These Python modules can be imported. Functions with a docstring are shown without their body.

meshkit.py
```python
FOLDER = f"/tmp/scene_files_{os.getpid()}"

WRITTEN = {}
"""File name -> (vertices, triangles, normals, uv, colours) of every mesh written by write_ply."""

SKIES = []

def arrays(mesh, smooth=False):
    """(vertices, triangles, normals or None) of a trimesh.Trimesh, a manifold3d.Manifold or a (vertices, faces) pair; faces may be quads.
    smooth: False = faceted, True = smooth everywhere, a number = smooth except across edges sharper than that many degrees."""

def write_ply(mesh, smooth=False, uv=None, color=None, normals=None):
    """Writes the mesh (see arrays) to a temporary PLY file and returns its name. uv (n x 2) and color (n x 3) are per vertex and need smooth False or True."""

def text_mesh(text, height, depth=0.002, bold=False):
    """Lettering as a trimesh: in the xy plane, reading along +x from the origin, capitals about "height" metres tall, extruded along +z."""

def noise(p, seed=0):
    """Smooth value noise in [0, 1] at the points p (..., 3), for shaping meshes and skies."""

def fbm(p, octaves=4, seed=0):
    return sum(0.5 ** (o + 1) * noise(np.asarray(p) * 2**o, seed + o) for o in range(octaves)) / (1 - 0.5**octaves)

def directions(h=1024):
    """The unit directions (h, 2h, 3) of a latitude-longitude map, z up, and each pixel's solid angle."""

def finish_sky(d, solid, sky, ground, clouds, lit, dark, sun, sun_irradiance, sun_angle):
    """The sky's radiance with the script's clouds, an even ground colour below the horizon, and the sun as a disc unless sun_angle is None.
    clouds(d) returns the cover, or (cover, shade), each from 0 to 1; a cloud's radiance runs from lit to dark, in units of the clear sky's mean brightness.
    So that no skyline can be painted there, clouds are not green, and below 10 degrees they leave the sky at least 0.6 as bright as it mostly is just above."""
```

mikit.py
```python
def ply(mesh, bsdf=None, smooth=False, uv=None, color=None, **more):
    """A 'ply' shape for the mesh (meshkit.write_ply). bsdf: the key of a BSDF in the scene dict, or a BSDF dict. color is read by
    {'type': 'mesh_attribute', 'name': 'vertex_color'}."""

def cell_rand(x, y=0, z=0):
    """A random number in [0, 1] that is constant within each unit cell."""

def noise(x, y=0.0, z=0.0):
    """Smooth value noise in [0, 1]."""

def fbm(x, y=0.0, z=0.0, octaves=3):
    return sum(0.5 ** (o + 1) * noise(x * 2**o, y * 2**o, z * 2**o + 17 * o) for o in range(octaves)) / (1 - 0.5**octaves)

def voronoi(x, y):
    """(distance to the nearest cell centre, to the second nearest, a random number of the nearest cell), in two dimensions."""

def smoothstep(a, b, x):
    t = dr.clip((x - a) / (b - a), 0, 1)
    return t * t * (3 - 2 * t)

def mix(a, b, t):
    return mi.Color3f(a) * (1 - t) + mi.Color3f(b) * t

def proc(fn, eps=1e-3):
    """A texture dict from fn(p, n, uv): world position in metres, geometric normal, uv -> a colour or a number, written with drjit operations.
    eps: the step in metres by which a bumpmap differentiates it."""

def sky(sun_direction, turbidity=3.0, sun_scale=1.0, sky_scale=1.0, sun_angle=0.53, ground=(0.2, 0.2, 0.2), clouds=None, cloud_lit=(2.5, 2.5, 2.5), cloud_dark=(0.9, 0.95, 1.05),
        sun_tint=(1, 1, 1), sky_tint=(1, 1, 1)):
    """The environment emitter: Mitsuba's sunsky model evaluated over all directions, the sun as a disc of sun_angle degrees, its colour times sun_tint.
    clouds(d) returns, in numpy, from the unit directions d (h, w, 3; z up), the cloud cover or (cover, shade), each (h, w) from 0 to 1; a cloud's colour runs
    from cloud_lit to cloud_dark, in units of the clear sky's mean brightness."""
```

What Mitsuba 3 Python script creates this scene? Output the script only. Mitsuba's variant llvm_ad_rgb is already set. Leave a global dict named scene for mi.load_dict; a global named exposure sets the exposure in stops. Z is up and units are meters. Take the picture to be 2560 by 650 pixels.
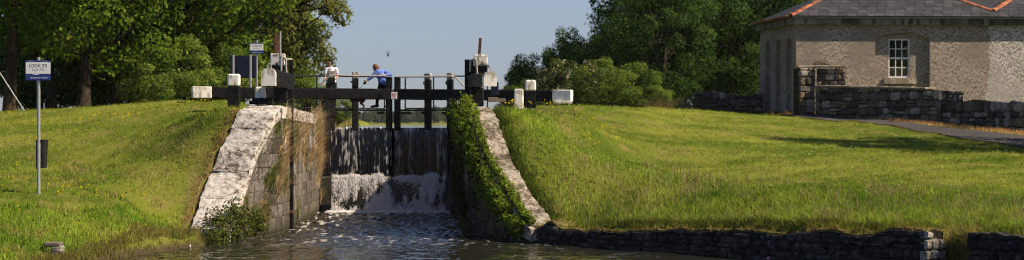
import math, random
import numpy as np, trimesh, shapely, manifold3d as m3
import mitsuba as mi, drjit as dr
import mikit, meshkit
from mikit import proc, noise, fbm, voronoi, cell_rand, smoothstep, mix
from scipy.interpolate import RBFInterpolator
from shapely.geometry import Polygon, box as sbox
from shapely import affinity

T = mi.ScalarTransform4f
scene, labels = {}, {}
random.seed(7)

# ------------------------------------------------------------------ camera, sky, exposure
CAMZ, FPX, HOR = 2.97, 5760.0, 313.0          # metres above the lower water, focal length and horizon in photo pixels
scene['camera'] = {'type': 'thinlens', 'fov': 2 * math.degrees(math.atan(1280 / FPX)), 'fov_axis': 'x',
                   'to_world': T().look_at(origin=[0, 0, CAMZ], target=[0, 80, CAMZ - 80 * 12 / FPX], up=[0, 0, 1]),
                   'aperture_radius': 0.03, 'focus_distance': 59.0, 'near_clip': 1.0, 'far_clip': 6000.0}
SUN = (2.89, -0.70, 2.75)
scene['sky'] = mikit.sky(SUN, turbidity=3, sky_scale=0.57, sky_tint=(1.08, 0.95, 1.03), sun_tint=(1.0, 0.985, 0.955), ground=(0.12, 0.13, 0.07))
exposure = 2.42

# ------------------------------------------------------------------ summer haze
scene['haze_air'] = {'type': 'homogeneous', 'albedo': {'type': 'rgb', 'value': [.93, .95, .97]}, 'sigma_t': 0.00007, 'phase': {'type': 'hg', 'g': 0.4}}
scene['haze'] = {'type': 'cube', 'to_world': T().translate([850, 2050, 14]).scale([3700, 2300, 17]), 'bsdf': {'type': 'null'}, 'interior': {'type': 'ref', 'id': 'haze_air'}}
scene['camera']['medium'] = {'type': 'ref', 'id': 'haze_air'}
labels['haze'] = {'label': 'thin blue summer haze over the canal', 'category': 'haze', 'kind': 'stuff'}

# ------------------------------------------------------------------ helpers
def W(px, py, Y):
    "a place in the world: photo direction and distance"
    return np.array([(px - 1280) / FPX * Y, Y, CAMZ - (py - HOR) / FPX * Y])

def rng_(s): return np.random.default_rng(s)
used = {}
def numbered(name):
    n = used.get(name, -1) + 1
    used[name] = n
    return name if n == 0 else f'{name}_{n:03d}'
def thing(name, label, cat, group=None, kind=None):
    k = numbered(name)
    labels[k] = {'label': label, 'category': cat}
    if group: labels[k]['group'] = group
    if kind: labels[k]['kind'] = kind
    return k
def put(key, shape, label=None, kind=None):
    scene[key] = shape
    if label or kind:
        labels[key] = {**({'label': label} if label else {}), **({'kind': kind} if kind else {})}
    return key
def part(parent, name, mesh, bsdf, smooth=False, label=None, kind=None, **kw):
    k = numbered(parent + '__' + name)
    sh = mesh if isinstance(mesh, dict) else mikit.ply(mesh, bsdf, smooth, **kw)
    if isinstance(mesh, dict): sh = {**mesh, 'bsdf': {'type': 'ref', 'id': bsdf}}
    return put(k, sh, label, kind)
def solo(name, mesh, bsdf, label, cat, kind=None, group=None, smooth=False, **kw):
    k = thing(name, label, cat, group, kind)
    scene[k] = mikit.ply(mesh, bsdf, smooth, **kw)
    return k
def nply(v, f, n, color=None, bsdf=None):
    path = meshkit.write_ply((v, f), False, None, color, normals=n)
    return {'type': 'ply', 'filename': path, 'face_normals': False, 'bsdf': {'type': 'ref', 'id': bsdf}}

def cat(ms): return trimesh.util.concatenate(ms)
def cbox(sx, sy, sz, c=0.015):
    c = min(c, sx * .3, sy * .3, sz * .3)
    p = []
    for a in (-1, 1):
        for b in (-1, 1):
            for d in (-1, 1):
                q = np.array([a * sx / 2, b * sy / 2, d * sz / 2])
                for k in range(3):
                    e = q - np.array([a, b, d]) * c
                    e[k] = q[k]
                    p.append(e)
    return trimesh.convex.convex_hull(np.array(p))
def frame(o, x, z):
    x = np.asarray(x, float); x = x / np.linalg.norm(x)
    z = np.asarray(z, float); z = z - x * (z @ x); z = z / np.linalg.norm(z)
    m = np.eye(4); m[:3, 0] = x; m[:3, 1] = np.cross(z, x); m[:3, 2] = z; m[:3, 3] = o
    return m
def bar(p0, p1, w, h, c=0.015, up=(0, 0, 1)):
    p0, p1 = np.asarray(p0, float), np.asarray(p1, float)
    d = p1 - p0
    if abs(d[2]) > 0.95 * np.linalg.norm(d) and tuple(up) == (0, 0, 1): up = (0, 1, 0)
    m = cbox(np.linalg.norm(d), w, h, c)
    m.apply_transform(frame((p0 + p1) / 2, d, up))
    return m
def tube(pts, r, n=8, cap=True):
    pts = np.asarray(pts, float)
    r = np.broadcast_to(np.asarray(r, float), (len(pts),))
    t = np.gradient(pts, axis=0); t /= np.linalg.norm(t, axis=1, keepdims=True) + 1e-12
    a = np.array([0.31, 0.17, 0.93]) if abs(t[0, 2]) < .9 else np.array([1, 0.1, 0.0])
    rings = []
    for i in range(len(pts)):
        u = a - t[i] * (a @ t[i]); u /= np.linalg.norm(u); a = u
        w = np.cross(t[i], u)
        th = np.arange(n) * 2 * np.pi / n
        rings.append(pts[i] + r[i] * (np.cos(th)[:, None] * u + np.sin(th)[:, None] * w))
    v = np.vstack(rings + [pts[:1], pts[-1:]])
    f = []
    for i in range(len(pts) - 1):
        for k in range(n):
            a0, a1, b0, b1 = i * n + k, i * n + (k + 1) % n, (i + 1) * n + k, (i + 1) * n + (k + 1) % n
            f += [[a0, a1, b1], [a0, b1, b0]]
    if cap:
        N = len(pts) * n
        for k in range(n):
            f += [[N, (k + 1) % n, k], [N + 1, (len(pts) - 1) * n + k, (len(pts) - 1) * n + (k + 1) % n]]
    return trimesh.Trimesh(v, np.array(f), process=False)
def prism(poly, d0, d1, M):
    "a shapely polygon in (a, b) pushed from depth d0 to d1, mapped by M(a, b, d)"
    ms = []
    for g in getattr(poly, 'geoms', [poly]):
        if g.area < 1e-5: continue
        m = trimesh.creation.extrude_polygon(g, 1.0, engine='earcut')
        v = m.vertices
        m.vertices = M(v[:, 0], v[:, 1], d0 + (d1 - d0) * v[:, 2])
        ms.append(m)
    m = cat(ms)
    if m.volume < 0: m.invert()
    return m

# ------------------------------------------------------------------ materials
def mat(name, d): scene[name] = d; return name
def rgb(*c): return {'type': 'rgb', 'value': list(c)}
def two(d): return {'type': 'twosided', 'nested': d}
def prin(color, rough=0.8, spec=0.3, **k):
    return {'type': 'principled', 'base_color': color, 'roughness': rough, 'specular': spec, **k}
def bumped(d, fn, scale=1.0, eps=2e-3):
    return {'type': 'bumpmap', 'arbitrary': proc(fn, eps), 'scale': scale, 'bsdf': d}
def mm(name, color, rough=0.8, spec=0.3, **k): return mat(name, two(prin(color, rough, spec, **k)))

def mottled(c0, c1, c2, f=3.0, stretch=(1, 1, 1), lo=.35, hi=.65, fine=14.0, seed=0.0):
    def fn(p, n, uv):
        a = fbm(p.x * f * stretch[0] + seed, p.y * f * stretch[1], p.z * f * stretch[2], 4)
        b = fbm(p.x * fine * stretch[0] + 31.7 + seed, p.y * fine * stretch[1], p.z * fine * stretch[2], 3)
        c = mix(c0, c1, smoothstep(lo, hi, a))
        return mix(c, c2, smoothstep(.5, .75, b))
    return proc(fn)

# lichen-covered coping: pale grey with brown-black crust
def crust(dark, mid, light, seed):
    def fn(p, n, uv):
        a = fbm(p.x * 1.5 + seed, p.y * 1.5, p.z * 1.5, 3)
        b = fbm(p.x * 8 + seed, p.y * 6, p.z * 8, 3)
        c = fbm(p.x * 23, p.y * 17 + seed, p.z * 23, 2)
        t = .30 * a + .42 * b + .28 * c
        col = mix(dark, mid, smoothstep(.36, .47, t))
        return mix(col, light, smoothstep(.46, .58, t))
    return proc(fn)
mat('m_coping', two(bumped(prin(crust((.085, .07, .058), (.29, .27, .245), (.46, .445, .425), 0), .9, .12), lambda p, n, uv: fbm(p.x * 9, p.y * 7, p.z * 9, 4), .05)))
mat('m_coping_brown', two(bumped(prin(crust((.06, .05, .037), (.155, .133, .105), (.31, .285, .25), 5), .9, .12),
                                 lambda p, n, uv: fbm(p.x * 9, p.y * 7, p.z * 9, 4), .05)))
def ashlar(c, seed):
    def fn(p, n, uv):
        a = fbm(p.x * 2.4 + seed, p.y * 2.4, p.z * .8, 3)
        st = fbm(p.x * 5.0, p.y * 5.0 + seed, p.z * .35, 3)
        b = fbm(p.x * 14, p.y * 14, p.z * 14, 3)
        col = mix(tuple(.45 * x for x in c), tuple(1.25 * x for x in c), smoothstep(.3, .65, .5 * a + .5 * b))
        col = mix(col, (.035, .03, .025), .75 * smoothstep(.52, .66, st))
        col = mix(col, (.30, .285, .26), .7 * smoothstep(.56, .68, .6 * a + .4 * b) * smoothstep(1.0, 2.4, p.z))
        return mix(col, (.03, .032, .018), smoothstep(.35, .05, p.z))
    return proc(fn)
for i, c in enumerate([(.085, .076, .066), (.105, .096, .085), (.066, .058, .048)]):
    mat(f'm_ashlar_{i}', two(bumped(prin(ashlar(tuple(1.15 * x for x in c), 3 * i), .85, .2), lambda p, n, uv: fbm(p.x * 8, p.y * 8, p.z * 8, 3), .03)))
for i, c in enumerate([(.11, .097, .086), (.06, .054, .049), (.25, .23, .205), (.16, .12, .08)]):
    mat(f'm_rubble_{i}', two(prin(mottled(tuple(.55 * x for x in c), c, tuple(1.5 * x for x in c), 4.0, (1, 1, 1), .3, .6, 11, seed=9 * i), .9, .15)))
mat('m_mortar', two(prin(mottled((.025, .022, .018), (.05, .044, .037), (.02, .018, .015), 5.0), .95, .1)))
mat('m_wet_stone', two(prin(mottled((.02, .02, .018), (.05, .048, .04), (.03, .04, .015), 3.0), .35, .5)))
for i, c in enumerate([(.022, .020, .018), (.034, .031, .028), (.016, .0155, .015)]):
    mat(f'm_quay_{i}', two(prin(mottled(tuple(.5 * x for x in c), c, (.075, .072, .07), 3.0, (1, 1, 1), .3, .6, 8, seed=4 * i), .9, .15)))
mat('m_moss', two(prin(mottled((.09, .075, .03), (.16, .13, .045), (.06, .065, .02), 6.0), .95, .1)))
mat('m_cap', two(prin(mottled((.22, .19, .15), (.42, .37, .29), (.15, .12, .09), 4.0), .95, .1)))

def harl(p): return .35 * fbm(p.x * 11, p.y * 11, p.z * 11, 2) + .65 * noise(p.x * 34, p.y * 34, p.z * 34)
def roughcast(c0, c1, c2):
    def fn(p, n, uv):
        g = harl(p)
        stain = fbm(p.x * .9, p.y * .9, p.z * .5, 3)
        c = mix(c0, c1, smoothstep(.30, .66, g))
        return mix(c, c2, .65 * smoothstep(.45, .7, stain))
    return proc(fn)
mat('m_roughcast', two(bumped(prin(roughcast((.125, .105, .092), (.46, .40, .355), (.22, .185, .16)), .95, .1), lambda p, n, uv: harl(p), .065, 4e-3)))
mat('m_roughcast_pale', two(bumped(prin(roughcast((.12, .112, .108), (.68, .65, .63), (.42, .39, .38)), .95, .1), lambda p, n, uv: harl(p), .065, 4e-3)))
mat('m_cornice', two(prin(mottled((.08, .07, .06), (.22, .20, .18), (.05, .045, .04), 2.2, (1, 1, .3), .35, .6, 6), .9, .1)))
for i, c in enumerate([(.040, .042, .047), (.055, .056, .063), (.030, .032, .036)]):
    mat(f'm_slate_{i}', two(prin(mottled(tuple(.85 * x for x in c), c, tuple(1.2 * x for x in c), 2, (1, 1, 1), .3, .6, 6, seed=i), .6, .3)))
mat('m_terracotta', two(prin(mottled((.22, .075, .036), (.40, .145, .07), (.15, .07, .05), 3.0), .8, .2)))
mm('m_white_frame', rgb(.72, .74, .78), .45, .4)
mm('m_room', rgb(.05, .042, .036), .95, .05)
mm('m_curtain', rgb(.16, .12, .08), .95, .05)
mat('m_glass', {'type': 'thindielectric', 'int_ior': 1.5})

mat('m_black_wood', two(prin(mottled((.0035, .0035, .004), (.008, .008, .009), (.018, .018, .018), 3.0, (1, 1, 1), .35, .7, 20), .55, .16)))
mat('m_worn_wood', two(prin(mottled((.006, .006, .0065), (.015, .015, .016), (.05, .048, .045), 2.0, (1, 1, .4), .35, .7, 5, seed=2), .65, .18)))
mat('m_white_paint', two(prin(mottled((.40, .37, .33), (.74, .73, .71), (.36, .33, .28), 5.0, (1, 1, .45), .30, .44, 10), .7, .2)))
mat('m_white_worn', two(prin(mottled((.30, .28, .25), (.62, .61, .59), (.10, .09, .08), 7.0, (1, 1, .5), .36, .46, 16), .7, .25)))
mat('m_grey_cap', two(prin(mottled((.16, .155, .15), (.36, .35, .34), (.10, .09, .08), 5.0), .8, .2)))
mat('m_rust', two(prin(mottled((.07, .035, .022), (.13, .062, .038), (.04, .02, .014), 6.0), .85, .2)))
mat('m_side_wood', two(prin(mottled((.045, .042, .030), (.085, .078, .06), (.025, .023, .019), 2.5, (1, 1, .5)), .8, .2)))
mm('m_galv', rgb(.30, .32, .345), .45, .5, metallic=.3)
mm('m_pipe', rgb(.34, .32, .29), .5, .4)
mm('m_rail', rgb(.022, .026, .026), .5, .35)
mm('m_ply_wood', rgb(.20, .17, .14), .9, .1)
mm('m_blue', rgb(.018, .035, .19), .4, .4)
mm('m_navy', rgb(.006, .010, .032), .5, .3)
mm('m_sign_white', rgb(.74, .75, .80), .4, .4)
mm('m_ink', rgb(.015, .018, .04), .5, .3)
mm('m_red', rgb(.5, .03, .03), .5, .3)
mm('m_bag', rgb(.010, .010, .011), .45, .45)
mat('m_asphalt', two(prin(mottled((.036, .036, .039), (.048, .047, .050), (.06, .058, .057), .7, fine=25), .9, .2)))
mat('m_bark', two(prin(mottled((.02, .016, .012), (.042, .034, .026), (.06, .05, .036), 3, (1, 1, .3)), .95, .1)))
mat('m_bark_brown', two(prin(mottled((.03, .02, .013), (.06, .042, .026), (.09, .065, .04), 3, (1, 1, .3)), .95, .1)))

def ground_fn(p, n, uv):
    a = fbm(p.x * .35, p.y * .35, 0, 4)
    b = fbm(p.x * 3.1 + 9, p.y * 1.6, 0, 3)
    c = mix((.06, .085, .011), (.12, .135, .022), smoothstep(.35, .65, a))
    c = mix(c, (.15, .125, .045), .6 * smoothstep(.55, .75, b))
    soil = smoothstep(.25, .05, p.z) * smoothstep(70, 66, p.y)
    return mix(c, (.05, .04, .025), soil)
mat('m_ground', two(prin(proc(ground_fn), .95, .05)))
def vcol(diff_trans=.5, rough=.6):
    return {'type': 'principledthin', 'base_color': {'type': 'mesh_attribute', 'name': 'vertex_color'}, 'roughness': rough, 'diff_trans': diff_trans, 'eta': 1.35}
mat('m_leaf', vcol(.8, .5))
mat('m_blade', vcol(.55, .6))
mat('m_vertex', two(prin({'type': 'mesh_attribute', 'name': 'vertex_color'}, .9, .1)))

# water: dark, brown-green, with drifting foam that thins away from the fall
def foam_cover(p):
    near = smoothstep(56.0, 79.0, p.y)
    drift = fbm(p.x * .8 + 3, p.y * .16, 0, 3)
    fleck = fbm(p.x * 8.5 + 1.3 * noise(p.y * .7), p.y * 2.1, 2, 3)
    lvl = .67 - .10 * near - .22 * (drift - .5) - .30 * smoothstep(77.6, 79.2, p.y)
    return .66 * smoothstep(lvl, lvl + .13, fleck) * smoothstep(54, 64, p.y)
mat('m_water_clear', bumped(prin(rgb(.014, .0145, .011), .04, .5), lambda p, n, uv: fbm(p.x * 3.2, p.y * 2.0, 0, 3) * (1 - .7 * smoothstep(64, 52, p.y)), .13, 6e-3))
mat('m_foam', {'type': 'diffuse', 'reflectance': rgb(.62, .62, .64)})
mat('m_water', two({'type': 'blendbsdf', 'weight': proc(lambda p, n, uv: foam_cover(p)), 'a': {'type': 'ref', 'id': 'm_water_clear'}, 'b': {'type': 'ref', 'id': 'm_foam'}}))
mat('m_canal', two(bumped(prin(rgb(.02, .022, .016), .05, .5), lambda p, n, uv: fbm(p.x * 3.0, p.y * 3.0, 0, 2), .006, 5e-3)))
def sheet_cover(p):
    x = p.x + .10 * noise(p.x * 3.0, p.z * 1.6)
    a = fbm(x * 6.0, p.z * .5 + 4, 1, 3)
    b = fbm(x * 30.0, p.z * 1.1, 3, 2)
    c = fbm(x * 13.0, p.z * 6.0, 7, 3)
    lip = smoothstep(2.70, 2.88, p.z)
    return smoothstep(.52, .72, .36 * a + .36 * b + .28 * c + .07 * lip - .02)
mat('m_film_clear', bumped(prin(rgb(.003, .0035, .005), .22, .4), lambda p, n, uv: fbm(p.x * 14.0, p.z * 1.5, p.y, 3), .03, 3e-3))
mat('m_film', two({'type': 'blendbsdf', 'weight': proc(lambda p, n, uv: .55 * sheet_cover(p)), 'a': {'type': 'ref', 'id': 'm_film_clear'}, 'b': {'type': 'ref', 'id': 'm_foam'}}))
mat('m_spray', vcol(.6, .5))

# ------------------------------------------------------------------ the land
def xl_up(y): return -6.9 - 0.056 * (y - 82)        # banks of the canal above the lock
def xr_up(y): return -1.5 - 0.020 * (y - 82)
LPATH = np.array([(-6.64, 80.6), (-6.31, 63.0), (-6.45, 62.1), (-6.78, 61.1), (-6.99, 60.2), (-7.06, 59.3), (-7.08, 58.4), (-7.08, 57.5)])
LTOP = np.array([3.30, 3.50, 3.30, 2.45, 1.58, 1.10, .70, .40])
RPATH = np.array([(-1.98, 80.6), (-1.36, 63.6), (-1.10, 62.6), (-.72, 61.5), (-.12, 60.1), (.30, 58.9), (.52, 58.3)])
RTOP = np.array([3.34, 3.46, 3.05, 2.05, 1.05, .50, .36])
LW, RW = 1.02, .84                                   # coping widths
BANK_L = np.array([(-7.2, 57.6), (-7.15, 57.5), (-7.45, 56.6), (-8.0, 54.9), (-8.96, 51.1), (-9.6, 47.0), (-10.5, 40), (-14, 0), (-18, -80)])
QUAY = np.array([(.10, 59.5), (.51, 58.6), (5.5, 51.1), (9.9, 44.5), (14.0, 38.3), (22.0, 20.0), (30.0, -80.0)])

def pt(px, py, Y): return tuple(W(px, py, Y))
left_pts = [pt(0, 290, 79), pt(240, 267, 81), pt(440, 251, 80), pt(560, 249, 74), pt(570, 258, 67), pt(95, 482, 56), pt(0, 400, 64), pt(0, 340, 70.5),
            pt(150, 300, 75), pt(300, 300, 71), pt(300, 350, 66), pt(300, 400, 62.3), pt(300, 450, 59.4), pt(300, 500, 56.8), pt(300, 560, 54.2), pt(300, 610, 52.6), pt(300, 646, 51.2),
            pt(470, 608, 56.2), pt(440, 500, 57.8), pt(400, 400, 62.0), pt(480, 300, 68), pt(0, 560, 52), pt(0, 625, 49),
            (-9.0, 58.0, .78), (-8.55, 58.2, .82), (-8.4, 59.4, 1.22), (-8.25, 60.4, 1.75), (-8.1, 61.5, 2.60), (-7.9, 62.3, 3.20), (-7.8, 63.2, 3.40), (-7.6, 70, 3.48), (-7.6, 80, 3.42),
            (-8.1, 56.0, .12), (-9.7, 49.6, .02), (-9.6, 50.4, .12), (-10.2, 46, .05), (-10.6, 50.2, .42), (-12, 40, .5), (-20, 40, .9), (-20, 60, 1.9), (-22, 75, 2.9), (-30, 90, 3.3), (-16, 92, 3.5), (-10, 92, 3.45), (-9, 86, 3.4), (-25, 112, 3.4), (-12, 112, 3.5), (-60, 60, 2.6), (-60, 110, 3.4), (-60, 20, 1.5), (-16, 0, .8)]
right_pts = [pt(1430, 263, 78.5), pt(1540, 266, 82), pt(1640, 270, 86), pt(1735, 275, 91), pt(1900, 288, 93.5), pt(1985, 293, 92), (11.5, 97, 3.28), (8, 100, 3.5),
             (.6, 58.6, .40), pt(1500, 562, 57.2), pt(1500, 500, 60.5), pt(1500, 420, 65), pt(1500, 340, 71.5), pt(1500, 290, 77),
             pt(1600, 500, 59.5), pt(1600, 400, 66.5), pt(1600, 320, 75), pt(1750, 560, 54.5), pt(1750, 450, 61.5), pt(1750, 350, 73), pt(1750, 300, 83),
             pt(2000, 562, 50.8), pt(2000, 480, 56), pt(2000, 400, 65.5), pt(2000, 340, 78), pt(2000, 305, 89),
             pt(2300, 572, 48), pt(2300, 450, 57), pt(2300, 380, 67.5), pt(2300, 330, 81), pt(2300, 312, 84.6), pt(2300, 304, 87.4),
             pt(2560, 582, 45.3), pt(2560, 450, 58), pt(2560, 372, 74.5), pt(2560, 343, 79.2), pt(2560, 328, 82.3), pt(2130, 305, 87.5), pt(2130, 296, 90.3), pt(2040, 290, 92.3),
             (-.42, 63.6, 3.44), (-.15, 62.4, 3.02), (.22, 61.6, 2.10), (.70, 60.4, 1.15), (1.0, 59.4, .62), (-.2, 66, 3.5), (-.5, 72, 3.5), (-.9, 80, 3.45), (2.0, 66, 3.35), (2.6, 63.3, 2.2), (0, 90, 3.4), (2, 100, 3.4), (6, 112, 3.5),
             (14, 97, 3.3), (22, 95, 3.1), (26, 82, 2.7), (26, 66, 2.2), (24, 50, 1.4), (16, 38, .95), (30, 30, 1.2), (60, 60, 2.5), (60, 110, 3.3), (30, 112, 3.4), (36, 0, 1.2), (14, 112, 3.4)]
RL = RBFInterpolator(np.array(left_pts)[:, :2], np.array(left_pts)[:, 2], kernel='linear', smoothing=.12)
RR = RBFInterpolator(np.array(right_pts)[:, :2], np.array(right_pts)[:, 2], kernel='linear', smoothing=.12)
import shapely as shp
GAP = np.vstack([QUAY[:3], [(8.33, 46.85), (8.95, 47.30), (9.60, 46.15), (9.05, 45.80)], QUAY[3:]])   # the break in the quay wall
lock_in = np.vstack([LPATH + [-.45, .0], BANK_L[2:], GAP[::-1] + [.06, .04], RPATH[::-1] + [.40, 0]])
LOW = Polygon(lock_in).buffer(0)
def polyline_dist(p, line):
    return shp.distance(shp.points(p), shp.LineString(line))
WETBANK = shp.LineString(BANK_L)

def land(x, y):
    "height of the ground"
    x, y = np.broadcast_arrays(np.asarray(x, float), np.asarray(y, float))
    q = np.stack([x.ravel(), y.ravel()], 1)
    X, Y = q[:, 0], q[:, 1]
    qc = np.stack([np.clip(X, -60, 60), np.clip(Y, -5, 112)], 1)
    mid = np.where(Y > 82, (xl_up(Y) + xr_up(Y)) / 2, np.where(Y > 58, -4.2, -4.0))
    L = X < mid
    z = np.empty(len(q))
    if L.any(): z[L] = RL(qc[L])
    if (~L).any(): z[~L] = RR(qc[~L])
    far = np.clip((Y - 100) / 30, 0, 1)
    roll = meshkit.fbm(np.stack([X / 90, Y / 90, 0 * X], 1), 3, 3)
    z = z * (1 - far) + far * (3.5 + 1.2 * (roll - .5))
    hill = np.clip((Y - 900) / 1500, 0, 1)
    z = z + hill * 6 * roll
    # the turf meets the coping just below its top
    for path_, tops_, wid in ((LPATH, LTOP, LW), (RPATH, RTOP, RW)):
        ls = shp.LineString(path_)
        near = (Y > 55) & (Y < 80.6) & (np.abs(X - path_[:, 0].mean()) < 8)
        if not near.any(): continue
        P_ = shp.points(q[near])
        s_ = shp.line_locate_point(ls, P_); d_ = shp.distance(ls, P_)
        ss = np.r_[0, np.cumsum(np.linalg.norm(np.diff(path_, axis=0), axis=1))]
        zc_ = np.interp(s_, ss, tops_)
        k_ = np.clip((d_ - wid - .05) / 1.6, 0, 1); k_ = k_ * k_ * (3 - 2 * k_)
        zz_ = np.where(d_ < wid - .05, zc_ - .5, zc_ - .10) * (1 - k_) + z[near] * k_
        z[near] = np.where(d_ < wid + 1.65, zz_, z[near])
    # canal above the lock
    yc = np.clip(Y, 80.8, 1050)
    e = np.minimum(X - xl_up(yc), xr_up(yc) - X)
    up = (Y > 80.8) & (Y < 1050)
    bank = np.clip(-e / 3.0, 0, 1)
    zb = 2.62 + (z - 2.62) * bank ** .8 + .5 * np.clip(bank * (1 - bank) * 4, 0, 1) * far * (X < mid)
    z = np.where(up & (e > -3.0) & (Y > 81.2), np.where(e > 0, np.maximum(1.6, 2.62 - e * .8), zb), z)
    z = np.where((Y > 80.3) & (Y <= 81.2) & (X > -6.95) & (X < -1.5), 1.4, z)
    # canal below the lock
    low = shp.contains(LOW, shp.points(q)) & (Y < 80.8)
    d = np.full(len(q), 9.0)
    if low.any(): d[low] = shp.distance(shp.points(q[low]), WETBANK)
    z = np.where(low, np.maximum(-1.3, np.where(L, -.12 - .55 * d, -1.3)), z)
    return z.reshape(x.shape)

def spread(lo, hi, step, out_lo, out_hi, g=1.13):
    mid = list(np.arange(lo, hi + 1e-6, step))
    a, s = lo, step
    pre = []
    while a > out_lo: s *= g; a -= s; pre.append(a)
    b, s = hi, step
    post = []
    while b < out_hi: s *= g; b += s; post.append(b)
    return np.array(pre[::-1] + mid + post)
gx = spread(-22, 28, .22, -2500, 2500)
gy = spread(44, 100, .25, -120, 4200)
GX, GY = np.meshgrid(gx, gy)
GZ = land(GX, GY)
rough = meshkit.fbm(np.stack([GX * 1.1, GY * 1.1, 0 * GX], -1), 3, 11) - .5
dist_house = np.clip((GZ - .3) / .5, 0, 1)
GZ = GZ + rough * .12 * dist_house * (np.abs(GX) < 60)
def grid_faces(ny, nx):
    i = np.arange((ny - 1) * nx).reshape(ny - 1, nx)[:, :-1].ravel()
    return np.vstack([np.stack([i, i + 1, i + nx + 1], 1), np.stack([i, i + nx + 1, i + nx], 1)])
ground = trimesh.Trimesh(np.stack([GX.ravel(), GY.ravel(), GZ.ravel()], 1), grid_faces(len(gy), len(gx)), process=False)
solo('ground', ground, 'm_ground', 'grassy ground rising on both sides of the canal lock', 'ground', 'structure', smooth=True)
from scipy.interpolate import RegularGridInterpolator
_H = RegularGridInterpolator((gy, gx), GZ, bounds_error=False, fill_value=3.3)
def H(x, y): return _H(np.stack([np.asarray(y, float), np.asarray(x, float)], -1))
def Hn(x, y):
    e = .3
    n = np.stack([H(x - e, y) - H(x + e, y), H(x, y - e) - H(x, y + e), np.full(np.shape(x), 2 * e)], -1)
    return n / np.linalg.norm(n, axis=-1, keepdims=True)

# lower water
wx, wy = spread(-10.5, 12, .11, -25, 34, 1.3), spread(45, 80.3, .14, -110, 80.25, 1.3)
wy = wy[wy < 80.31]
WX, WY = np.meshgrid(wx, wy)
amp = np.clip((WY - 48) / 30, .12, 1.0)
wz = (meshkit.fbm(np.stack([WX * 1.5, WY * 1.1, 0 * WX], -1), 3, 21) - .5) * .22 * amp + (meshkit.fbm(np.stack([WX * .5, WY * .45, 0 * WX], -1), 2, 5) - .5) * .05
solo('lower_water', trimesh.Trimesh(np.stack([WX.ravel(), WY.ravel(), wz.ravel()], 1), grid_faces(len(wy), len(wx)), process=False), 'm_water',
     'dark rippled canal water below the lock with white foam drifting from the fall', 'water', 'structure', smooth=True)
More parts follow.
